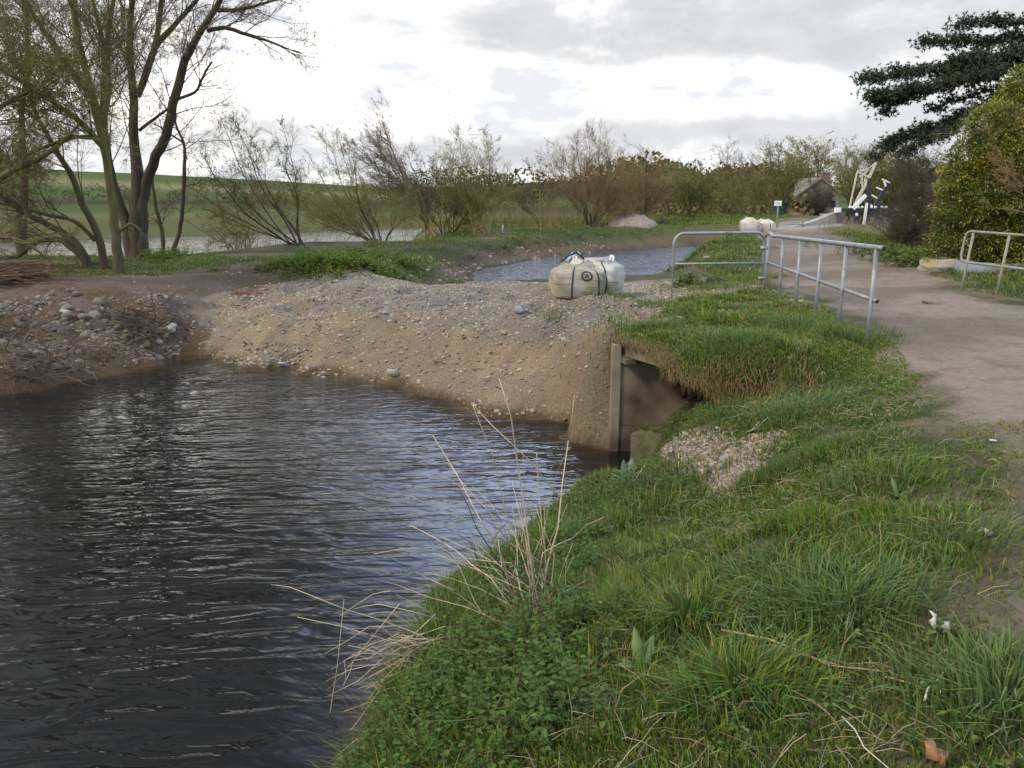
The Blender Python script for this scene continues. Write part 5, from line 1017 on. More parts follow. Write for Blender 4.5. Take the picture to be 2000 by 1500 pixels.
for px, py, w_, h_, nm in ((1573,404,1.0,1.5,'doorway'),(1602,395,.7,.8,'window'),(1626,398,.6,.8,'window')):
    x_, z_ = xz(px, py, Yc); b = MB(); b.box((x_, Yc-.03, z_), (w_, .1, h_)); under(c, b.build(nm, M_dark, smooth=False))
fan('bare creeper tree spread across the cottage gable', 96, 1600, 418, [(x_, y_, 0) for x_, y_ in ((1575,375),(1585,365),(1597,362),(1610,365),(1620,375),(1628,385),(1568,390),(1600,385),(1590,380),(1615,390))], 81, 4.5, mt=M_twig, kids=42, Lk=1.6, nb=0, spread=.3)
x_, z_ = xz(1557,407,92); b = MB(); b.box((x_,92,z_),(1.1,1.0,1.0), taper=.7); b.box((x_-.4,91.6,z_-.6),(.3,.7,.5)); b.box((x_+.4,91.6,z_-.6),(.3,.7,.5)); o = b.build('orange_machine', mat('orange_paint', (.50,.20,.06), .6, var=.2, vscale=2), smooth=False); tag(o, 'small orange machine parked at the foot of the cottage lean-to', 'machine')
# sign on its post and green bin
p = W(1517,446,.02); Ys = p[1]; zb = hz(p[0], p[1]); s_ = thing('sign', 'white sign board on a thin leaning grey post beside the towpath', 'sign', (p[0],p[1],zb))
tp = at(1520,397,Ys); b = MB(); b.tube([(p[0],Ys,zb-.2), (tp[0],Ys,tp[2])], .035, 8); o1 = b.build('post', M_galv2)
bx_ = at(1519.5,397,Ys-.05); b = MB(); b.box(bx_, (.34,.02,.23)); o2 = b.build('sign_board', M_wp, smooth=False)
b = MB(); b.box((bx_[0]-.01,bx_[1]-.013,bx_[2]+.02), (.22,.004,.022)); b.box((bx_[0]+.01,bx_[1]-.013,bx_[2]-.03), (.18,.004,.018)); o3 = b.build('lettering', mat('faded_print', (.35,.37,.38), .8), smooth=False); under(s_, o1, o2, o3)
x_, z_ = xz(1517,409,60); b = MB(); b.box((x_,60,z_-.05),(.62,.6,.95), taper=1.12); o = thing('bin', 'dark green bin standing behind the sign post at the field edge', 'bin', (x_,60,z_-.55)); o1 = b.build('body', M_grn, smooth=False); b = MB(); b.box((x_,60,z_+.46),(.76,.74,.07)); o2 = b.build('lid', M_blk, smooth=False); under(o, o1, o2)
# far barrier
Yb = 38.5; r = thing('barrier_rail', 'distant grey hoop barrier standing next to the sign post', 'railing', at(1542,448,Yb))
b = MB(); b.tube([at(1521,449,Yb), at(1520,431,Yb), at(1523,429,Yb), at(1564,428,Yb), at(1568,431,Yb), at(1569,449,Yb)], .028, 8); o1 = b.build('hoop', M_galv2); b = MB(); b.tube([at(1520,439,Yb), at(1568,438,Yb)], .022, 8); o2 = b.build('cross_bar', M_galv2); under(r, o1, o2)
# retaining wall along the ramp
b = MB(); wl = [(1500,448,447,37.5),(1530,447,445.5,38.6),(1560,447,441,39.6),(1585,446,434,40.4),(1605,445,427,41.2),(1625,443,418,42.2),(1645,441,413,43.4),(1668,440,413,44.5)]
V = []; 
for px, yb_, yt_, Y_ in wl:
    p0 = at(px, yb_+5, Y_); p1 = at(px, yt_, Y_); V += [p0, p1, (p1[0]-.1,p1[1]+.5,p1[2]+.002), (p0[0]-.1,p0[1]+.5,p0[2])]
F = [[4*i+j, 4*i+(j+1)%4, 4*(i+1)+(j+1)%4, 4*(i+1)+j] for i in range(len(wl)-1) for j in range(4)]
b.add(V, [F, [[0,3,2,1]], [[4*len(wl)-4+k for k in (0,1,2,3)]]]); o = b.build('stone_wall', M_rub, smooth=False); tag(o, 'low rubble stone wall climbing beside the pale ramp to the lock', 'wall')
# lock: stone sides, gate, gear
Yl = 43.5
lk = thing('lock_wall', 'grey stone side of the canal lock with a pale coping beneath the black gates', 'lock', at(1700,445,Yl))
def pbox(b, x0, y0, x1, y1, Y_, dy):   # box whose front face spans two pixels at distance Y
    a = at(x0, y1, Y_); c_ = at(x1, y0, Y_); b.box(((a[0]+c_[0])/2, Y_+dy/2, (a[2]+c_[2])/2), (c_[0]-a[0], dy, c_[2]-a[2]))
b = MB(); pbox(b, 1640, 420, 1676, 446, Yl, 3); pbox(b, 1703, 420, 1722, 444, Yl+.6, 2.5); pbox(b, 1722, 421, 1775, 446, Yl+1.2, 3); o1 = b.build('masonry', M_rub, smooth=False)
b = MB(); pbox(b, 1686, 440, 1756, 444, Yl-.6, 1.1); o2 = b.build('coping', mat('pale_coping', (.42,.39,.34), .85, var=.2, vscale=3), smooth=False); under(lk, o1, o2)
gt = thing('lock_gate', 'black lock gate with white tipped balance beams and gear beneath the pale spars', 'lock gate', at(1695,440,Yl-.8))
def B(pix, w_, h_, m, nm, dy=0, root=gt, Y_=Yl-.9):
    b = MB(); b.beam(at(pix[0][0],pix[0][1],Y_+dy), at(pix[1][0],pix[1][1],Y_+dy), w_, h_); o = b.build(nm, m, smooth=False); under(root, o); return o
B([(1640,410),(1690,411)], .22, .17, M_blk, 'balance_beam'); B([(1631,410),(1641,410)], .26, .24, M_wp, 'beam_end')
B([(1700,411),(1748,412)], .22, .16, M_blk, 'balance_beam', .6); B([(1748,412),(1757,413)], .26, .22, M_wp, 'beam_end', .6)
B([(1657,426),(1695,428)], .25, .75, M_blk, 'gate_leaf', .1); B([(1709,428),(1721,428)], .3, .85, M_blk, 'gate_leaf', .5); B([(1654,415),(1740,416)], .4, .40, M_blk, 'gear_frame', .2)
for px in (1660,1666,1676,1684,1702,1710,1722,1730):
    b = MB(); p = at(px, 406, Yl-.7+(.3 if px > 1695 else 0)); b.tube([(p[0],p[1],p[2]-.28), (p[0],p[1],p[2]-.02)], .06, 8); o = b.build('gear_post', M_grn); under(gt, o)
    b = MB(); b.tube([(p[0],p[1],p[2]-.02), (p[0],p[1],p[2]+.07), (p[0],p[1],p[2]+.1)], [.085,.08,.03], 8); o = b.build('white_cap', M_wp); under(gt, o)
B([(1672,417),(1674,421)], .1, .12, M_wp, 'handle', -.25)
B([(1694,433),(1698.5,348)], .16, .2, M_blk, 'upright', 0); B([(1687,440),(1693,396)], .1, .13, M_wp, 'brace', -.2); B([(1666,408),(1691,381)], .12, .17, M_wp, 'foot_beam', -.2)
B([(1703,412),(1736,357)], .15, .18, M_blk, 'upright', .9)
for a_, b_ in (((1723,350),(1738,357)),((1726,352),(1730,364)),((1712,366),(1723,371)),((1703,381),(1713,387)),((1695,396),(1703,402))): B([a_, b_], .06, .075, M_wp, 'rung', .8)
sp2 = thing('spar_frame', 'tall pale timber spars leaning up to the right over the black lock gate', 'frame', at(1662,412,Yl))
for a_, b_, w_ in (((1664,411),(1697,347),.12),((1697,347),(1712,314),.12),((1660,402),(1674,336),.07),((1674,336),(1706,326),.07),((1674,335),(1697,346),.09),((1684,341),(1684,366),.06),((1686,341),(1710,318),.07),((1680,380),(1668,403),.06)): B([a_, b_], w_, w_, M_tim, 'spar', .3, sp2, Yl)
# evergreen shrub at the right edge
def leafball(name, label, cat, balls, n, cols, ls, seed, root_at, trunk=None):
    r_ = np.random.default_rng(seed); t = thing(name, label, cat, root_at); mb = MB(); vol = np.array([b_[3]**2 for b_ in balls]); vol = vol/vol.sum(); C_ = np.array(balls)[r_.choice(len(balls), n, p=vol)]
    d = r_.normal(size=(n,3)); d /= np.linalg.norm(d,axis=1,keepdims=True); rad = C_[:,3]*(.55+.5*r_.random(n)**.6)*(1+.30*np.sin(d[:,0]*7+C_[:,0]*9)*np.cos(d[:,2]*8+C_[:,1]*5))
    p = C_[:,:3]+d*rad[:,None]*np.array((1,1,.95)); out = d+r_.normal(size=(n,3))*.55+np.array((0,0,.25)); out /= np.linalg.norm(out,axis=1,keepdims=True); up = r_.normal(size=(n,3))+np.array((0,0,1.2))
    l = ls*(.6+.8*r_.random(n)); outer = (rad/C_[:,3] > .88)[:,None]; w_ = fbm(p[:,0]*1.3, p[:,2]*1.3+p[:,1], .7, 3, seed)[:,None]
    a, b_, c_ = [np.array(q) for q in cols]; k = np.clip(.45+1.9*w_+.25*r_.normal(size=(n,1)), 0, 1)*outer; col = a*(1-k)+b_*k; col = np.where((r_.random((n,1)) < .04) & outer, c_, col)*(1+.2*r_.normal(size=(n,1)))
    kp = p[:,2] > .05; leafs(mb, p[kp], out[kp], up[kp], l[kp], l[kp]*.38, col[kp]); o = mb.build('foliage', M_leafg, smooth=False); under(t, o)
    if trunk:
        T = Tree(seed+1); 
        for q in trunk: T.grow(np.array(q[:3]), unit(np.array(q[3:6])), q[6], q[7], 1, dict(A_w, max=4, kids=(0,4,4,4,0)))
        T.meshes(t, M_bark, M_twigy)
    return t
M_leafg = mat('glossy_leaf', attr=True, rough=.38, spec=.5, trans=.2)
Yg = 16.5
balls = []
for px, py, rr, dy in ((1990,210,.55,.3),(2050,180,.8,.8),(1950,260,.6,0),(2030,290,.9,.2),(1905,320,.6,.2),(1960,360,.8,-.2),(1880,400,.55,.1),(1930,440,.7,-.1),(2010,430,.9,-.3),(1905,480,.5,0),(1965,490,.6,-.2),(2040,500,.8,-.2),(2000,165,.35,.2),(2110,300,1.1,.4),(2120,440,1.1,.2),(1860,450,.4,.3),(1925,240,.35,.2),(1875,350,.4,.3),(1840,490,.35,.2),(1970,300,.6,0),(2060,380,1.0,-.2)):
    p = at(px, py, Yg+dy); balls.append((*p, rr))
leafball('laurel_bush', 'large glossy evergreen bush with yellow green tips filling the right edge behind the railing', 'bush', balls, 150000, ((.10,.125,.02),(.27,.25,.022),(.33,.33,.12)), .062, 91, at(1960,530,Yg), [(*at(2010,520,Yg+.3), -.1,0,1, 2.6,.07),(*at(2060,520,Yg+.3), .1,0,1, 3.0,.07),(*at(1940,520,Yg), -.25,-.1,1, 2.2,.05)])
fan('leafless branches arching out of the evergreen bush at the right edge', 15.3, 2080, 420, [(1930,250,-20),(1950,320,-10),(1920,400,-20),(1990,230,-10),(1970,360,0),(1935,290,-20)], 82, 5, mt=M_twigy, mb=M_twigy, kids=8, Lk=.45, nb=0, spread=.12)
# cedar reaching in from the right
ced = thing('cedar_tree', 'dark cedar whose flat needle covered boughs reach in from the right above the bush', 'tree', at(2330,520,22)); ced_T = MB(); r_ = np.random.default_rng(101); CL = []; BR = []
Yq = 21.5
ced_T.tube([at(2330,560,Yq), at(2325,300,Yq), at(2300,80,Yq), at(2290,-200,Yq), at(2290,-500,Yq)], [.6,.5,.4,.3,.15], 12)
def bough(pts, thick, wdt, dens=1., r0=.09, dy=0):
    P = np.array([at(px, py, Yq+dy+i*.12) for i, (px, py) in enumerate(pts)]); seg = np.linalg.norm(np.diff(P,axis=0),axis=1); c = np.concatenate([[0],np.cumsum(seg)]); n = max(8, int(c[-1]/.25)); t = np.linspace(0,c[-1],n)
    Q = np.stack([np.interp(t,c,P[:,i]) for i in range(3)],1); Q[1:-1] += r_.normal(size=(n-2,3))*.03; ced_T.tube(Q, np.linspace(r0,.012,n), 6)
    for i in range(1,n):
        d = unit(Q[i]-Q[i-1])
        for k in range(int(5*dens)+1):
            sd_ = np.array((d[0]*.6, (1 if r_.random()<.5 else -1)*(.3+r_.random()), (r_.random()-.45)*thick)); sd_ = unit(sd_); L_ = wdt*(.35+.65*r_.random())*(1-.45*i/n); m_ = 5; B0 = Q[i]; pts_ = [B0]
            for q in range(m_): sd_ = unit(sd_+r_.normal(size=3)*.16+np.array((0,0,-.03))); B0 = B0+sd_*L_/m_; pts_.append(B0)
            BR.append(np.array(pts_))
            for q in range(1,m_+1):
                for z in range(3): CL.append(pts_[q]+r_.normal(size=3)*np.array((.09,.09,.045)))
            if r_.random() < .35: CL.append(pts_[-1]+np.array((-.08,0,-.08)))
bough([(2330,-20),(2150,20),(2030,45),(1960,42),(1905,40),(1885,44)], .5, .55, .9)
bough([(2330,60),(2150,80),(2010,75),(1930,80),(1870,76),(1818,80)], .5, .8, 1.1, dy=.3)
bough([(2330,110),(2150,110),(2030,105),(1950,110),(1880,115)], .6, 1.0, 1.6, dy=-.3)
bough([(2330,150),(2150,130),(2000,120),(1900,132),(1800,140),(1740,145),(1705,152)], .6, .9, 1.5, dy=0)
bough([(1990,135),(1900,150),(1820,165),(1760,178),(1712,185)], .5, .6, 1.2, .04, dy=-.4)
bough([(1960,145),(1880,160),(1800,178),(1750,195),(1735,215)], .5, .5, .9, .04, dy=.3)
bough([(1800,178),(1760,190),(1715,197)], .4, .35, .8, .02, dy=.1)
bough([(2330,200),(2150,170),(2000,160),(1930,175),(1870,195),(1820,210)], .4, .35, .45, .06, dy=.2)
bough([(2330,230),(2100,190),(1960,185),(1900,215),(1840,240),(1780,262),(1730,292),(1712,305)], .5, .5, .75, .06, dy=-.2)
bough([(1900,215),(1850,255),(1800,280),(1770,300)], .5, .42, .8, .03, dy=-.2)
bough([(1850,255),(1800,262),(1760,270),(1735,280)], .5, .35, .8, .03, dy=.2)
bough([(2330,0),(2200,100),(2100,110),(2040,130)], .8, 1.1, 2.0)
C_ = np.array(CL); C_ = C_+r_.normal(size=C_.shape)*np.array((.10,.10,.05)); n = len(C_); k = 11; p = np.repeat(C_, k, 0); d = r_.normal(size=(n*k,3))+np.array((-.1,0,.25)); d /= np.linalg.norm(d,axis=1,keepdims=True); l = (.04+.07*r_.random(n*k))[:,None]; s_ = np.cross(d, r_.normal(size=(n*k,3))); s_ /= np.linalg.norm(s_,axis=1,keepdims=True)
V = np.stack([p-s_*.012, p+s_*.012, p+d*l],1).reshape(-1,3); col = np.repeat(np.array((.042,.056,.026))*(1+.3*r_.normal(size=(n,1))), k*3, 0); mb = MB(); mb.add(V, np.arange(n*k*3).reshape(-1,3), np.clip(col,.006,1)); nd = mb.build('needles', mat('cedar_needles', attr=True, rough=.6, spec=.3), smooth=False)
bm_ = MB(); tubes(bm_, np.array(BR), np.full((len(BR),6),.009), 3); br_ = bm_.build('branchlets', M_bark); tr_ = ced_T.build('trunk', M_bark); under(ced, nd, br_, tr_)
print('cedar clumps', n)
# far woods on the skyline: trees too small to count
def woods(name, x0, x1, y0, y1, n, hh, m, seed, cond=None, dens=60):
    r_ = np.random.default_rng(seed); mb = MB(); x = r_.uniform(x0,x1,n); y = r_.uniform(y0,y1,n)
    if cond is not None: k = cond(x,y); x, y = x[k], y[k]; n = len(x)
    z = HZ(x,y); h = hh*(.5+.8*r_.random(n)); c = np.repeat(np.stack([x,y,z+h*.5],1), dens, 0); hr = np.repeat(h, dens); d = r_.normal(size=(n*dens,3)); d /= np.linalg.norm(d,axis=1,keepdims=True); p = c+d*(hr*(.35+.2*r_.random(n*dens)))[:,None]*np.array((1.1,1.1,.9))
    a = r_.normal(size=(n*dens,3)); a /= np.linalg.norm(a,axis=1,keepdims=True); b_ = np.cross(a, r_.normal(size=(n*dens,3))); b_ /= np.linalg.norm(b_,axis=1,keepdims=True); s = (hr*.045)[:,None]
    V = np.stack([p-a*s, p-b_*s, p+a*s, p+b_*s],1).reshape(-1,3); base_c = np.array([(.095,.09,.035),(.13,.095,.045),(.075,.085,.03)])[r_.integers(0,3,n)]; col = np.repeat(base_c*(1+.2*r_.normal(size=(n,1))), dens*4, 0); mb.add(V, np.arange(n*dens*4).reshape(-1,4), np.clip(col,.01,1)); o = mb.build(name, m, smooth=False); tag(o, kind='stuff'); return o
M_wood = mat('far_foliage', attr=True, rough=1, spec=.05)
woods('far_woods', -500, 900, 520, 900, 420, 9, M_wood, 1, dens=120)
woods('far_woods', -60, 260, 150, 330, 260, 7, M_wood, 2, lambda x, y: (fbm(x,y,50,3,4) > .02) & (x > -.12*y), 150)
woods('hedgerow', -200, 5, 120, 215, 1100, 3.2, mat('hedge_twig', (.085,.07,.04), 1), 3, lambda x, y: (np.abs(y-150-.1*x) < 3.5) | (np.abs(y-205+.12*x) < 2.5), 150)
woods('thicket', 12, 110, 76, 130, 260, 6, M_wood, 4, lambda x, y: (x < .34*y-1) | (x > .46*y), 420)
# ---------------------------------------------------------------- small things lying in the grass
def lying(name, label, cat, pix, z, r0, m, lift=.03, sides=6, extra=()):
    P = []; 
    for px, py in pix: q = W(px, py, z); q = W(px, py, hz(q[0],q[1])+lift); P.append(q)
    b = MB(); b.tube(P, np.linspace(r0, r0*.45, len(P)), sides)
    for e in extra:
        E_ = []
        for px, py in e: q = W(px, py, z); q = W(px, py, hz(q[0],q[1])+lift); E_.append(q)
        b.tube(E_, np.linspace(r0*.8, r0*.4, len(E_)), sides)
    o = b.build(name, m); return tag(o, label, cat)
M_cane = mat('tan_cane', (.42,.27,.15), .6, var=.25, vscale=12); M_wst = mat('pale_twig', (.52,.46,.36), .7, var=.2, vscale=20)
lying('cane', 'long tan cane lying in the foreground turf pointing towards the towpath', 'cane', [(1410,1230),(1500,1248),(1570,1275),(1620,1300),(1720,1310)], -.12, .005, M_cane, .05)
lying('cane', 'second shorter tan cane crossing under the long one in the turf', 'cane', [(1510,1262),(1580,1283),(1640,1300)], -.12, .006, M_cane, .045)
lying('cane', 'thin reddish cane tip beyond the end of the long tan one', 'cane', [(1730,1322),(1770,1332),(1805,1345)], -.1, .0035, M_cane, .045)
lying('twig', 'crooked bleached twig lying in the grass near the right edge', 'twig', [(1806,1368),(1812,1345),(1835,1325),(1848,1305),(1868,1292)], -.05, .004, M_wst, .06, extra=[[(1838,1325),(1840,1345),(1832,1362)]])
lying('twig', 'bent straw coloured stem arching at the bottom of the grass', 'twig', [(1645,1400),(1670,1425),(1688,1460),(1735,1500)], -.05, .0028, M_wst, .07)
lying('twig', 'dark little twig lying on the bare towpath', 'twig', [(1802,589),(1812,591),(1822,592)], 0, .018, M_twig, .015)
lying('twig', 'pale dry stem stretched over the grass edge above the gravel patch', 'twig', [(1445,848),(1475,838),(1500,815)], -.5, .005, M_wst, .05, extra=[[(1465,843),(1485,822)]])
def flat(name, label, cat, px, py, z, pts, m, tilt=.3, rot=0, lift=.05):
    q = W(px, py, z); zz = hz(q[0], q[1])+lift; b = MB(); V = [(x_, y_, .02*math.sin(i*1.7)) for i, (x_, y_) in enumerate(pts)]+[(sum(p_[0] for p_ in pts)/len(pts), sum(p_[1] for p_ in pts)/len(pts), .02)]; n = len(pts)
    b.add(V, [[i,(i+1)%n,n] for i in range(n)]); o = b.build(name, m); q = W(px, py, zz); o.location = q; o.rotation_euler = (tilt, 0, rot); md = o.modifiers.new('thick','SOLIDIFY'); md.thickness = .003; return tag(o, label, cat)
leafshape = lambda L_, w_: [(w_*math.sin(t_)*(1-.3*math.cos(t_)), L_*-math.cos(t_)) for t_ in np.linspace(0,2*PI,14)[:-1]]
flat('feather', 'small white upright feather stuck in the grass by the grey scrap', 'feather', 1822,1212,-.05, leafshape(.036,.006), mat('white_feather', (.62,.60,.55), .7), 1.3, .1, .07)
flat('stone_chip', 'grey pointed chip lying beside the white feather', 'stone', 1847,1222,-.05, leafshape(.018,.012), mat('grey_chip', (.42,.38,.35), .8), 1.0, .3, .06)
flat('dry_leaf', 'curled orange brown dead leaf near the bottom right corner', 'leaf', 1822,1468,0, leafshape(.04,.02), mat('dead_leaf', (.26,.13,.06), .6, var=.2, vscale=40), .5, .4, .05)
flat('dry_leaf', 'smaller folded brown leaf touching the orange brown one', 'leaf', 1842,1482,0, leafshape(.03,.014), mat('dead_leaf_dark', (.20,.10,.05), .6), .7, -.5, .045)
flat('dry_leaf', 'pale curled leaf at the bare edge of the path near the right side', 'leaf', 1925,1040,0, leafshape(.035,.014), mat('pale_leaf', (.42,.36,.28), .6), .4, 1.3, .03)
V, F = stone_mesh(33, .5, 1.2); b = MB(); q = W(1412,840,-.55); q = W(1412,840,hz(q[0],q[1])+.05); b.add(V*np.array((.055,.04,.035))+np.array(q), F); b.add(V[:, [1,0,2]]*np.array((.025,.025,.02))+np.array(q)+np.array((-.05,.03,.015)), F); tag(b.build('litter', mat('white_litter', (.78,.76,.70), .6)), 'crumpled white scrap of litter at the grassy edge of the gravel patch', 'litter')
b = MB(); q = W(1940,866,0); V, F = stone_mesh(34, .5, 1); b.add(V*np.array((.03,.03,.012))+np.array((q[0],q[1],hz(q[0],q[1])+.012)), F); tag(b.build('pebble', M_pale), 'single white pebble on the bare towpath near the right edge', 'stone')
b = MB(); q = np.array(W(1140,1,1)) if False else np.array(W(478,573,-.62)); q[2] = hz(q[0],q[1])+.02
r2 = np.random.default_rng(3); nn_ = 26; aa = r2.random(nn_)*3.1; dd_ = np.stack([np.cos(aa), np.sin(aa)*.5, r2.normal(size=nn_)*.1],1)*(.12+.2*r2.random(nn_))[:,None]; pp = q+r2.normal(size=(nn_,3))*np.array((.14,.1,.02)); tubes(b, np.stack([pp-dd_/2,pp+(0,0,.03),pp+dd_/2],1), np.full((nn_,3),.012), 4); tag(b.build('bracken_clump', mat('rust_bracken', (.20,.085,.045), .9, var=.3, vscale=8)), 'rust coloured scrap of dead bracken lying on the crossing at its left end', 'dead plant')
# spoil heap and cut stumps across the canal
b = MB(); c0 = np.array(W(1235,440,-.05)); c0[2] = hz(c0[0],c0[1]); uu, vv = np.meshgrid(np.linspace(-1,1,44), np.linspace(-1,1,44)); rr = np.hypot(uu,vv); hz_ = np.clip(1-rr,0,1)**.8*(.95+.5*fbm(uu+5,vv,.35,3,3))+.12*fbm(uu+5,vv,.12,2,6)*(rr<1); V = np.stack([c0[0]+uu*1.5, c0[1]+vv*1.5, c0[2]-.12+hz_*.85-.7*np.clip(rr-.85,0,1)],-1).reshape(-1,3); idx = np.arange(44*44).reshape(44,44); F = np.stack([idx[:-1,:-1],idx[:-1,1:],idx[1:,1:],idx[1:,:-1]],-1).reshape(-1,4); b.add(V, F); tag(b.build('spoil_heap', mat('spoil', (.25,.20,.155), .95, var=.35, vscale=7, bump=.05, bscale=10)), 'pale heap of spoil at the end of the rounded shrub row beyond the canal', 'heap')
for px, py, rr, hh, lb_ in ((1295,440,.16,.36,'squat dark tree stump right of the spoil heap'),(1318,440,.09,.2,'small pale stump beside the squat dark one')):
    q = W(px, py, -.1); z_ = hz(q[0],q[1]); t = thing('tree_stump', lb_, 'stump', (q[0],q[1],z_)); b = MB(); b.tube([(0,0,-.1),(0,0,hh*.5),(.02,0,hh)], [rr*1.25,rr,rr*.9], 10); b.build('bark', M_bark, t); b = MB(); b.tube([(.02,0,hh+.001),(.02,0,hh+.006)], rr*.85, 10); b.build('cut_face', mat('cut_wood', (.42,.26,.13), .8), t)
q = W(981,452,-.1); b = MB(); z_ = hz(q[0],q[1]); b.tube([(q[0],q[1],z_-.1),(q[0]+.01,q[1],z_+.28),(q[0]+.05,q[1],z_+.38)], [.05,.045,.03], 8); tag(b.build('marker_stake', M_wst), 'short pale stake standing on the green bank beyond the canal', 'stake')
# ---------------------------------------------------------------- camera, sky, sun
cam = bpy.data.cameras.new('camera'); co = bpy.data.objects.new('camera', cam); COL.objects.link(co)
co.location = (0,0,CH); co.rotation_euler = (PI/2-TH, 0, 0)
cam.sensor_width = 36; cam.lens = 36*FPX/2000; cam.clip_start = .05; cam.clip_end = 9000; scene.camera = co
SUN_EL, SUN_AZ = math.radians(42), math.radians(-115)      # azimuth from +Y towards +X
sd = Vector((math.sin(SUN_AZ)*math.cos(SUN_EL), math.cos(SUN_AZ)*math.cos(SUN_EL), math.sin(SUN_EL)))
sl = bpy.data.lights.new('sun', 'SUN'); sl.energy = 3.0; sl.angle = math.radians(12); sl.color = (1,.90,.76)
so = bpy.data.objects.new('sun', sl); COL.objects.link(so); so.rotation_euler = sd.to_track_quat('Z','Y').to_euler()
w = bpy.data.worlds.new('World'); scene.world = w; w.use_nodes = True; nt = w.node_tree; N = nt.nodes; L = nt.links
bg = N['Background']; bg.inputs['Strength'].default_value = 1.0
sky = N.new('ShaderNodeTexSky'); sky.sky_type = 'NISHITA'; sky.sun_disc = False; sky.sun_elevation = SUN_EL; sky.sun_rotation = SUN_AZ; sky.air_density = 1.2; sky.dust_density = 1.5
tc = N.new('ShaderNodeTexCoord')
def vmath(op, a, b=None, c=None):
    n = N.new('ShaderNodeVectorMath'); n.operation = op
    for i, v in enumerate((a, b, c)):
        if v is None: continue
        if isinstance(v, (tuple, list)): n.inputs[i].default_value = v
        elif isinstance(v, (int, float)): n.inputs['Scale'].default_value = v
        else:
            L.new(v, n.inputs['Scale'] if (op == 'SCALE' and i == 1) else n.inputs[i])
    return n.outputs['Value'] if op in ('LENGTH','DISTANCE','DOT_PRODUCT') else n.outputs[0]
def fm(op, a, b=None, c=None, clamp=False):
    n = N.new('ShaderNodeMath'); n.operation = op; n.use_clamp = clamp
    for i, v in enumerate((a, b, c)):
        if v is None: continue
        if isinstance(v, (int, float)): n.inputs[i].default_value = v
        else: L.new(v, n.inputs[i])
    return n.outputs[0]
def ramp_(x, a, b, lo=0., hi=1.):
    n = N.new('ShaderNodeMapRange'); n.interpolation_type = 'SMOOTHSTEP'; n.inputs[1].default_value = a; n.inputs[2].default_value = b; n.inputs[3].default_value = lo; n.inputs[4].default_value = hi; L.new(x, n.inputs[0]); return n.outputs[0]
def noise(v, s, d=6, r=.55, di=0):
    n = N.new('ShaderNodeTexNoise'); n.inputs['Scale'].default_value = s; n.inputs['Detail'].default_value = d; n.inputs['Roughness'].default_value = r; n.inputs['Distortion'].default_value = di; L.new(v, n.inputs['Vector']); return n.outputs['Fac']
def mixrgb(f, a, b):
    n = N.new('ShaderNodeMix'); n.data_type = 'RGBA'; L.new(f, n.inputs[0])
    for i, v in ((6, a), (7, b)):
        if isinstance(v, tuple): n.inputs[i].default_value = (*v, 1)
        else: L.new(v, n.inputs[i])
    return n.outputs[2]
dirv = vmath('NORMALIZE', tc.outputs['Generated'])
sp = N.new('ShaderNodeSeparateXYZ'); L.new(dirv, sp.inputs[0]); dz = fm('MAXIMUM', sp.outputs[2], 0.0)
# cloud deck seen in perspective: the direction divided by its height
inv = fm('DIVIDE', 1.0, fm('ADD', dz, .16)); cb = N.new('ShaderNodeCombineXYZ')
L.new(fm('MULTIPLY', sp.outputs[0], inv), cb.inputs[0]); L.new(fm('MULTIPLY', sp.outputs[1], inv), cb.inputs[1]); cp = cb.outputs[0]
n1 = noise(cp, .9, 7, .55, .3)
dn = noise(dirv, 9.0, 7, .62)
def patchdir(px, py, rx, ry, soft=.9):      # a bank of cloud round one direction of the sky, elliptical, with a ragged edge
    d = ray(px, py); az = math.atan2(d[0], d[1]); el = math.atan2(d[2], math.hypot(d[0], d[1]))
    az_n = fm('ARCTAN2', sp.outputs[0], sp.outputs[1]); el_n = fm('ARCSINE', sp.outputs[2])
    u = fm('DIVIDE', fm('SUBTRACT', az_n, az), rx); v = fm('DIVIDE', fm('SUBTRACT', el_n, el), ry)
    r = fm('SQRT', fm('ADD', fm('MULTIPLY', u, u), fm('MULTIPLY', v, v)))
    r = fm('ADD', r, fm('MULTIPLY', fm('SUBTRACT', dn, .5), 2.2)); return ramp_(r, 1+soft, 1-soft)
sq = N.new('ShaderNodeMapping'); sq.inputs['Scale'].default_value = (1,1,2.6); L.new(dirv, sq.inputs[0]); sv = sq.outputs[0]
big = noise(sv, 2.6, 10, .58, .25); fine = noise(vmath('ADD', sv, (3.1,1.7,.4)), 7.5, 9, .6, .15); mid = noise(vmath('ADD', sv, (8.1,4.7,2.4)), 4.4, 9, .6, .3)
bias = None
for a, k in (((985,80,.16,.045),.20),((700,35,.05,.014),.18),((610,245,.10,.04),.14),((1340,235,.16,.022),.14),((1030,262,.17,.022),.16),((1420,60,.24,.09),.13),((1000,305,.16,.014),.14),((1800,90,.25,.1),.12),((330,260,.2,.06),.1),
    ((1100,180,.34,.04),-.16),((450,120,.24,.11),-.25),((1500,185,.16,.03),-.14)):
    p_ = fm('MULTIPLY', patchdir(*a), k); bias = p_ if bias is None else fm('ADD', bias, p_)
D = fm('ADD', fm('ADD', fm('MULTIPLY', big, .5), fm('MULTIPLY', mid, .5)), bias)
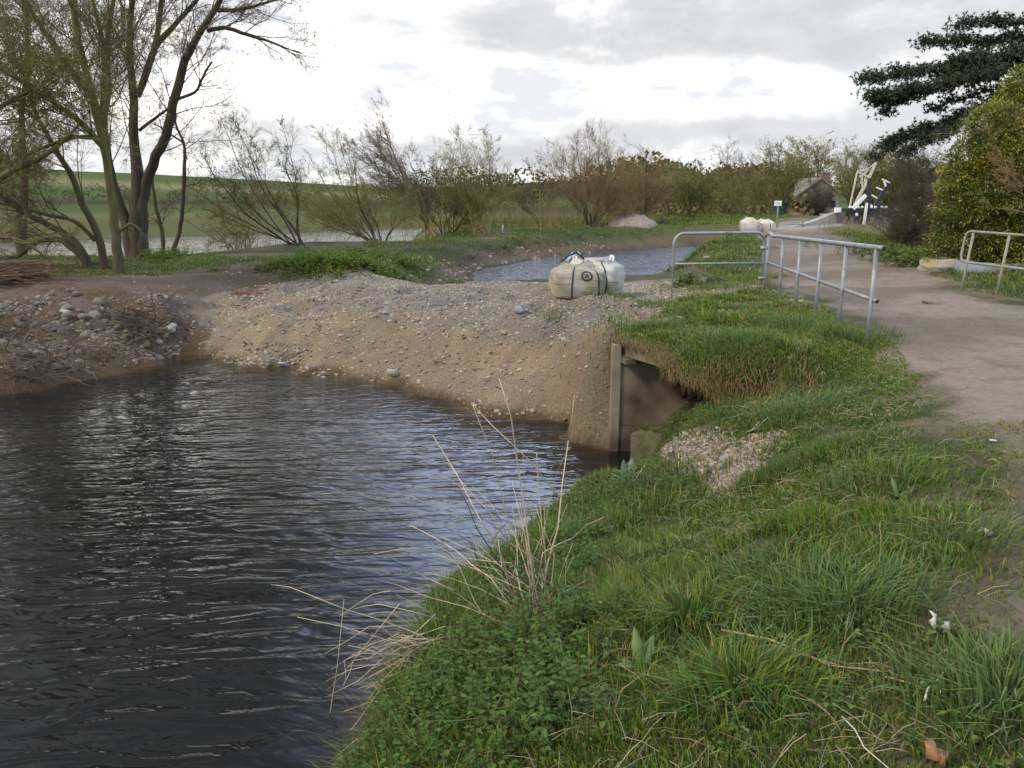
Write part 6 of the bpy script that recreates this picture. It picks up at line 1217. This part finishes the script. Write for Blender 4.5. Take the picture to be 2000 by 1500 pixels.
D = fm('ADD', D, ramp_(sp.outputs[2], .22, .06, 0, .05)); D = fm('ADD', D, fm('MULTIPLY', fm('SUBTRACT', fine, .5), .28))
g1 = ramp_(D, .47, .72)                                   # how deep the grey underside is
lum = fm('ADD', fm('MULTIPLY', fine, .9), fm('MULTIPLY', mid, .5))
lit_ = mixrgb(ramp_(lum, .60, .86), (.72,.745,.785), (2.1,2.0,1.86))
dark_ = mixrgb(ramp_(fine, .36, .64), (.56,.57,.59), (.66,.67,.69))
cloud = mixrgb(g1, lit_, dark_)
# unseen upper sky shaped for the basin's reflections: broken blue right, heavy grey left
el_hi = ramp_(sp.outputs[2], .225, .34)
side = ramp_(sp.outputs[0], -.30, .0)
high = mixrgb(ramp_(n1, .40, .58), (.66,.98,1.62), (1.15,1.38,1.85))
high = mixrgb(side, mixrgb(ramp_(n1, .42, .6), (.30,.31,.33), (.60,.62,.66)), high)
band = fm('MULTIPLY', fm('MULTIPLY', ramp_(sp.outputs[2], .24, .33), ramp_(sp.outputs[2], .62, .48)), fm('MULTIPLY', side, ramp_(sp.outputs[0], .5, .3)))  # bright patch added to the right-hand sky to lift its reflection in the water
high = vmath('SCALE', high, fm('ADD', 1.0, fm('MULTIPLY', band, 1.1)))
cloud = mixrgb(el_hi, cloud, high)
skyc = vmath('SCALE', sky.outputs[0], .15)
gap = fm('MULTIPLY', patchdir(1660,178,.055,.018), .55)
gap = fm('MAXIMUM', gap, fm('MULTIPLY', fm('MULTIPLY', ramp_(n1, .46, .38), ramp_(sp.outputs[2], .4, .6)), .35))
colr = mixrgb(gap, cloud, skyc)
L.new(colr, bg.inputs['Color'])
vs = scene.view_settings; vs.view_transform = 'Standard'; vs.look = 'None'; vs.exposure = .25; vs.gamma = 1; vs.use_curve_mapping = False
scene.cycles.max_bounces = 6; scene.cycles.transparent_max_bounces = 8; scene.cycles.caustics_reflective = False; scene.cycles.caustics_refractive = False
print('verts', sum(len(o.data.vertices) for o in scene.objects if o.type == 'MESH'))
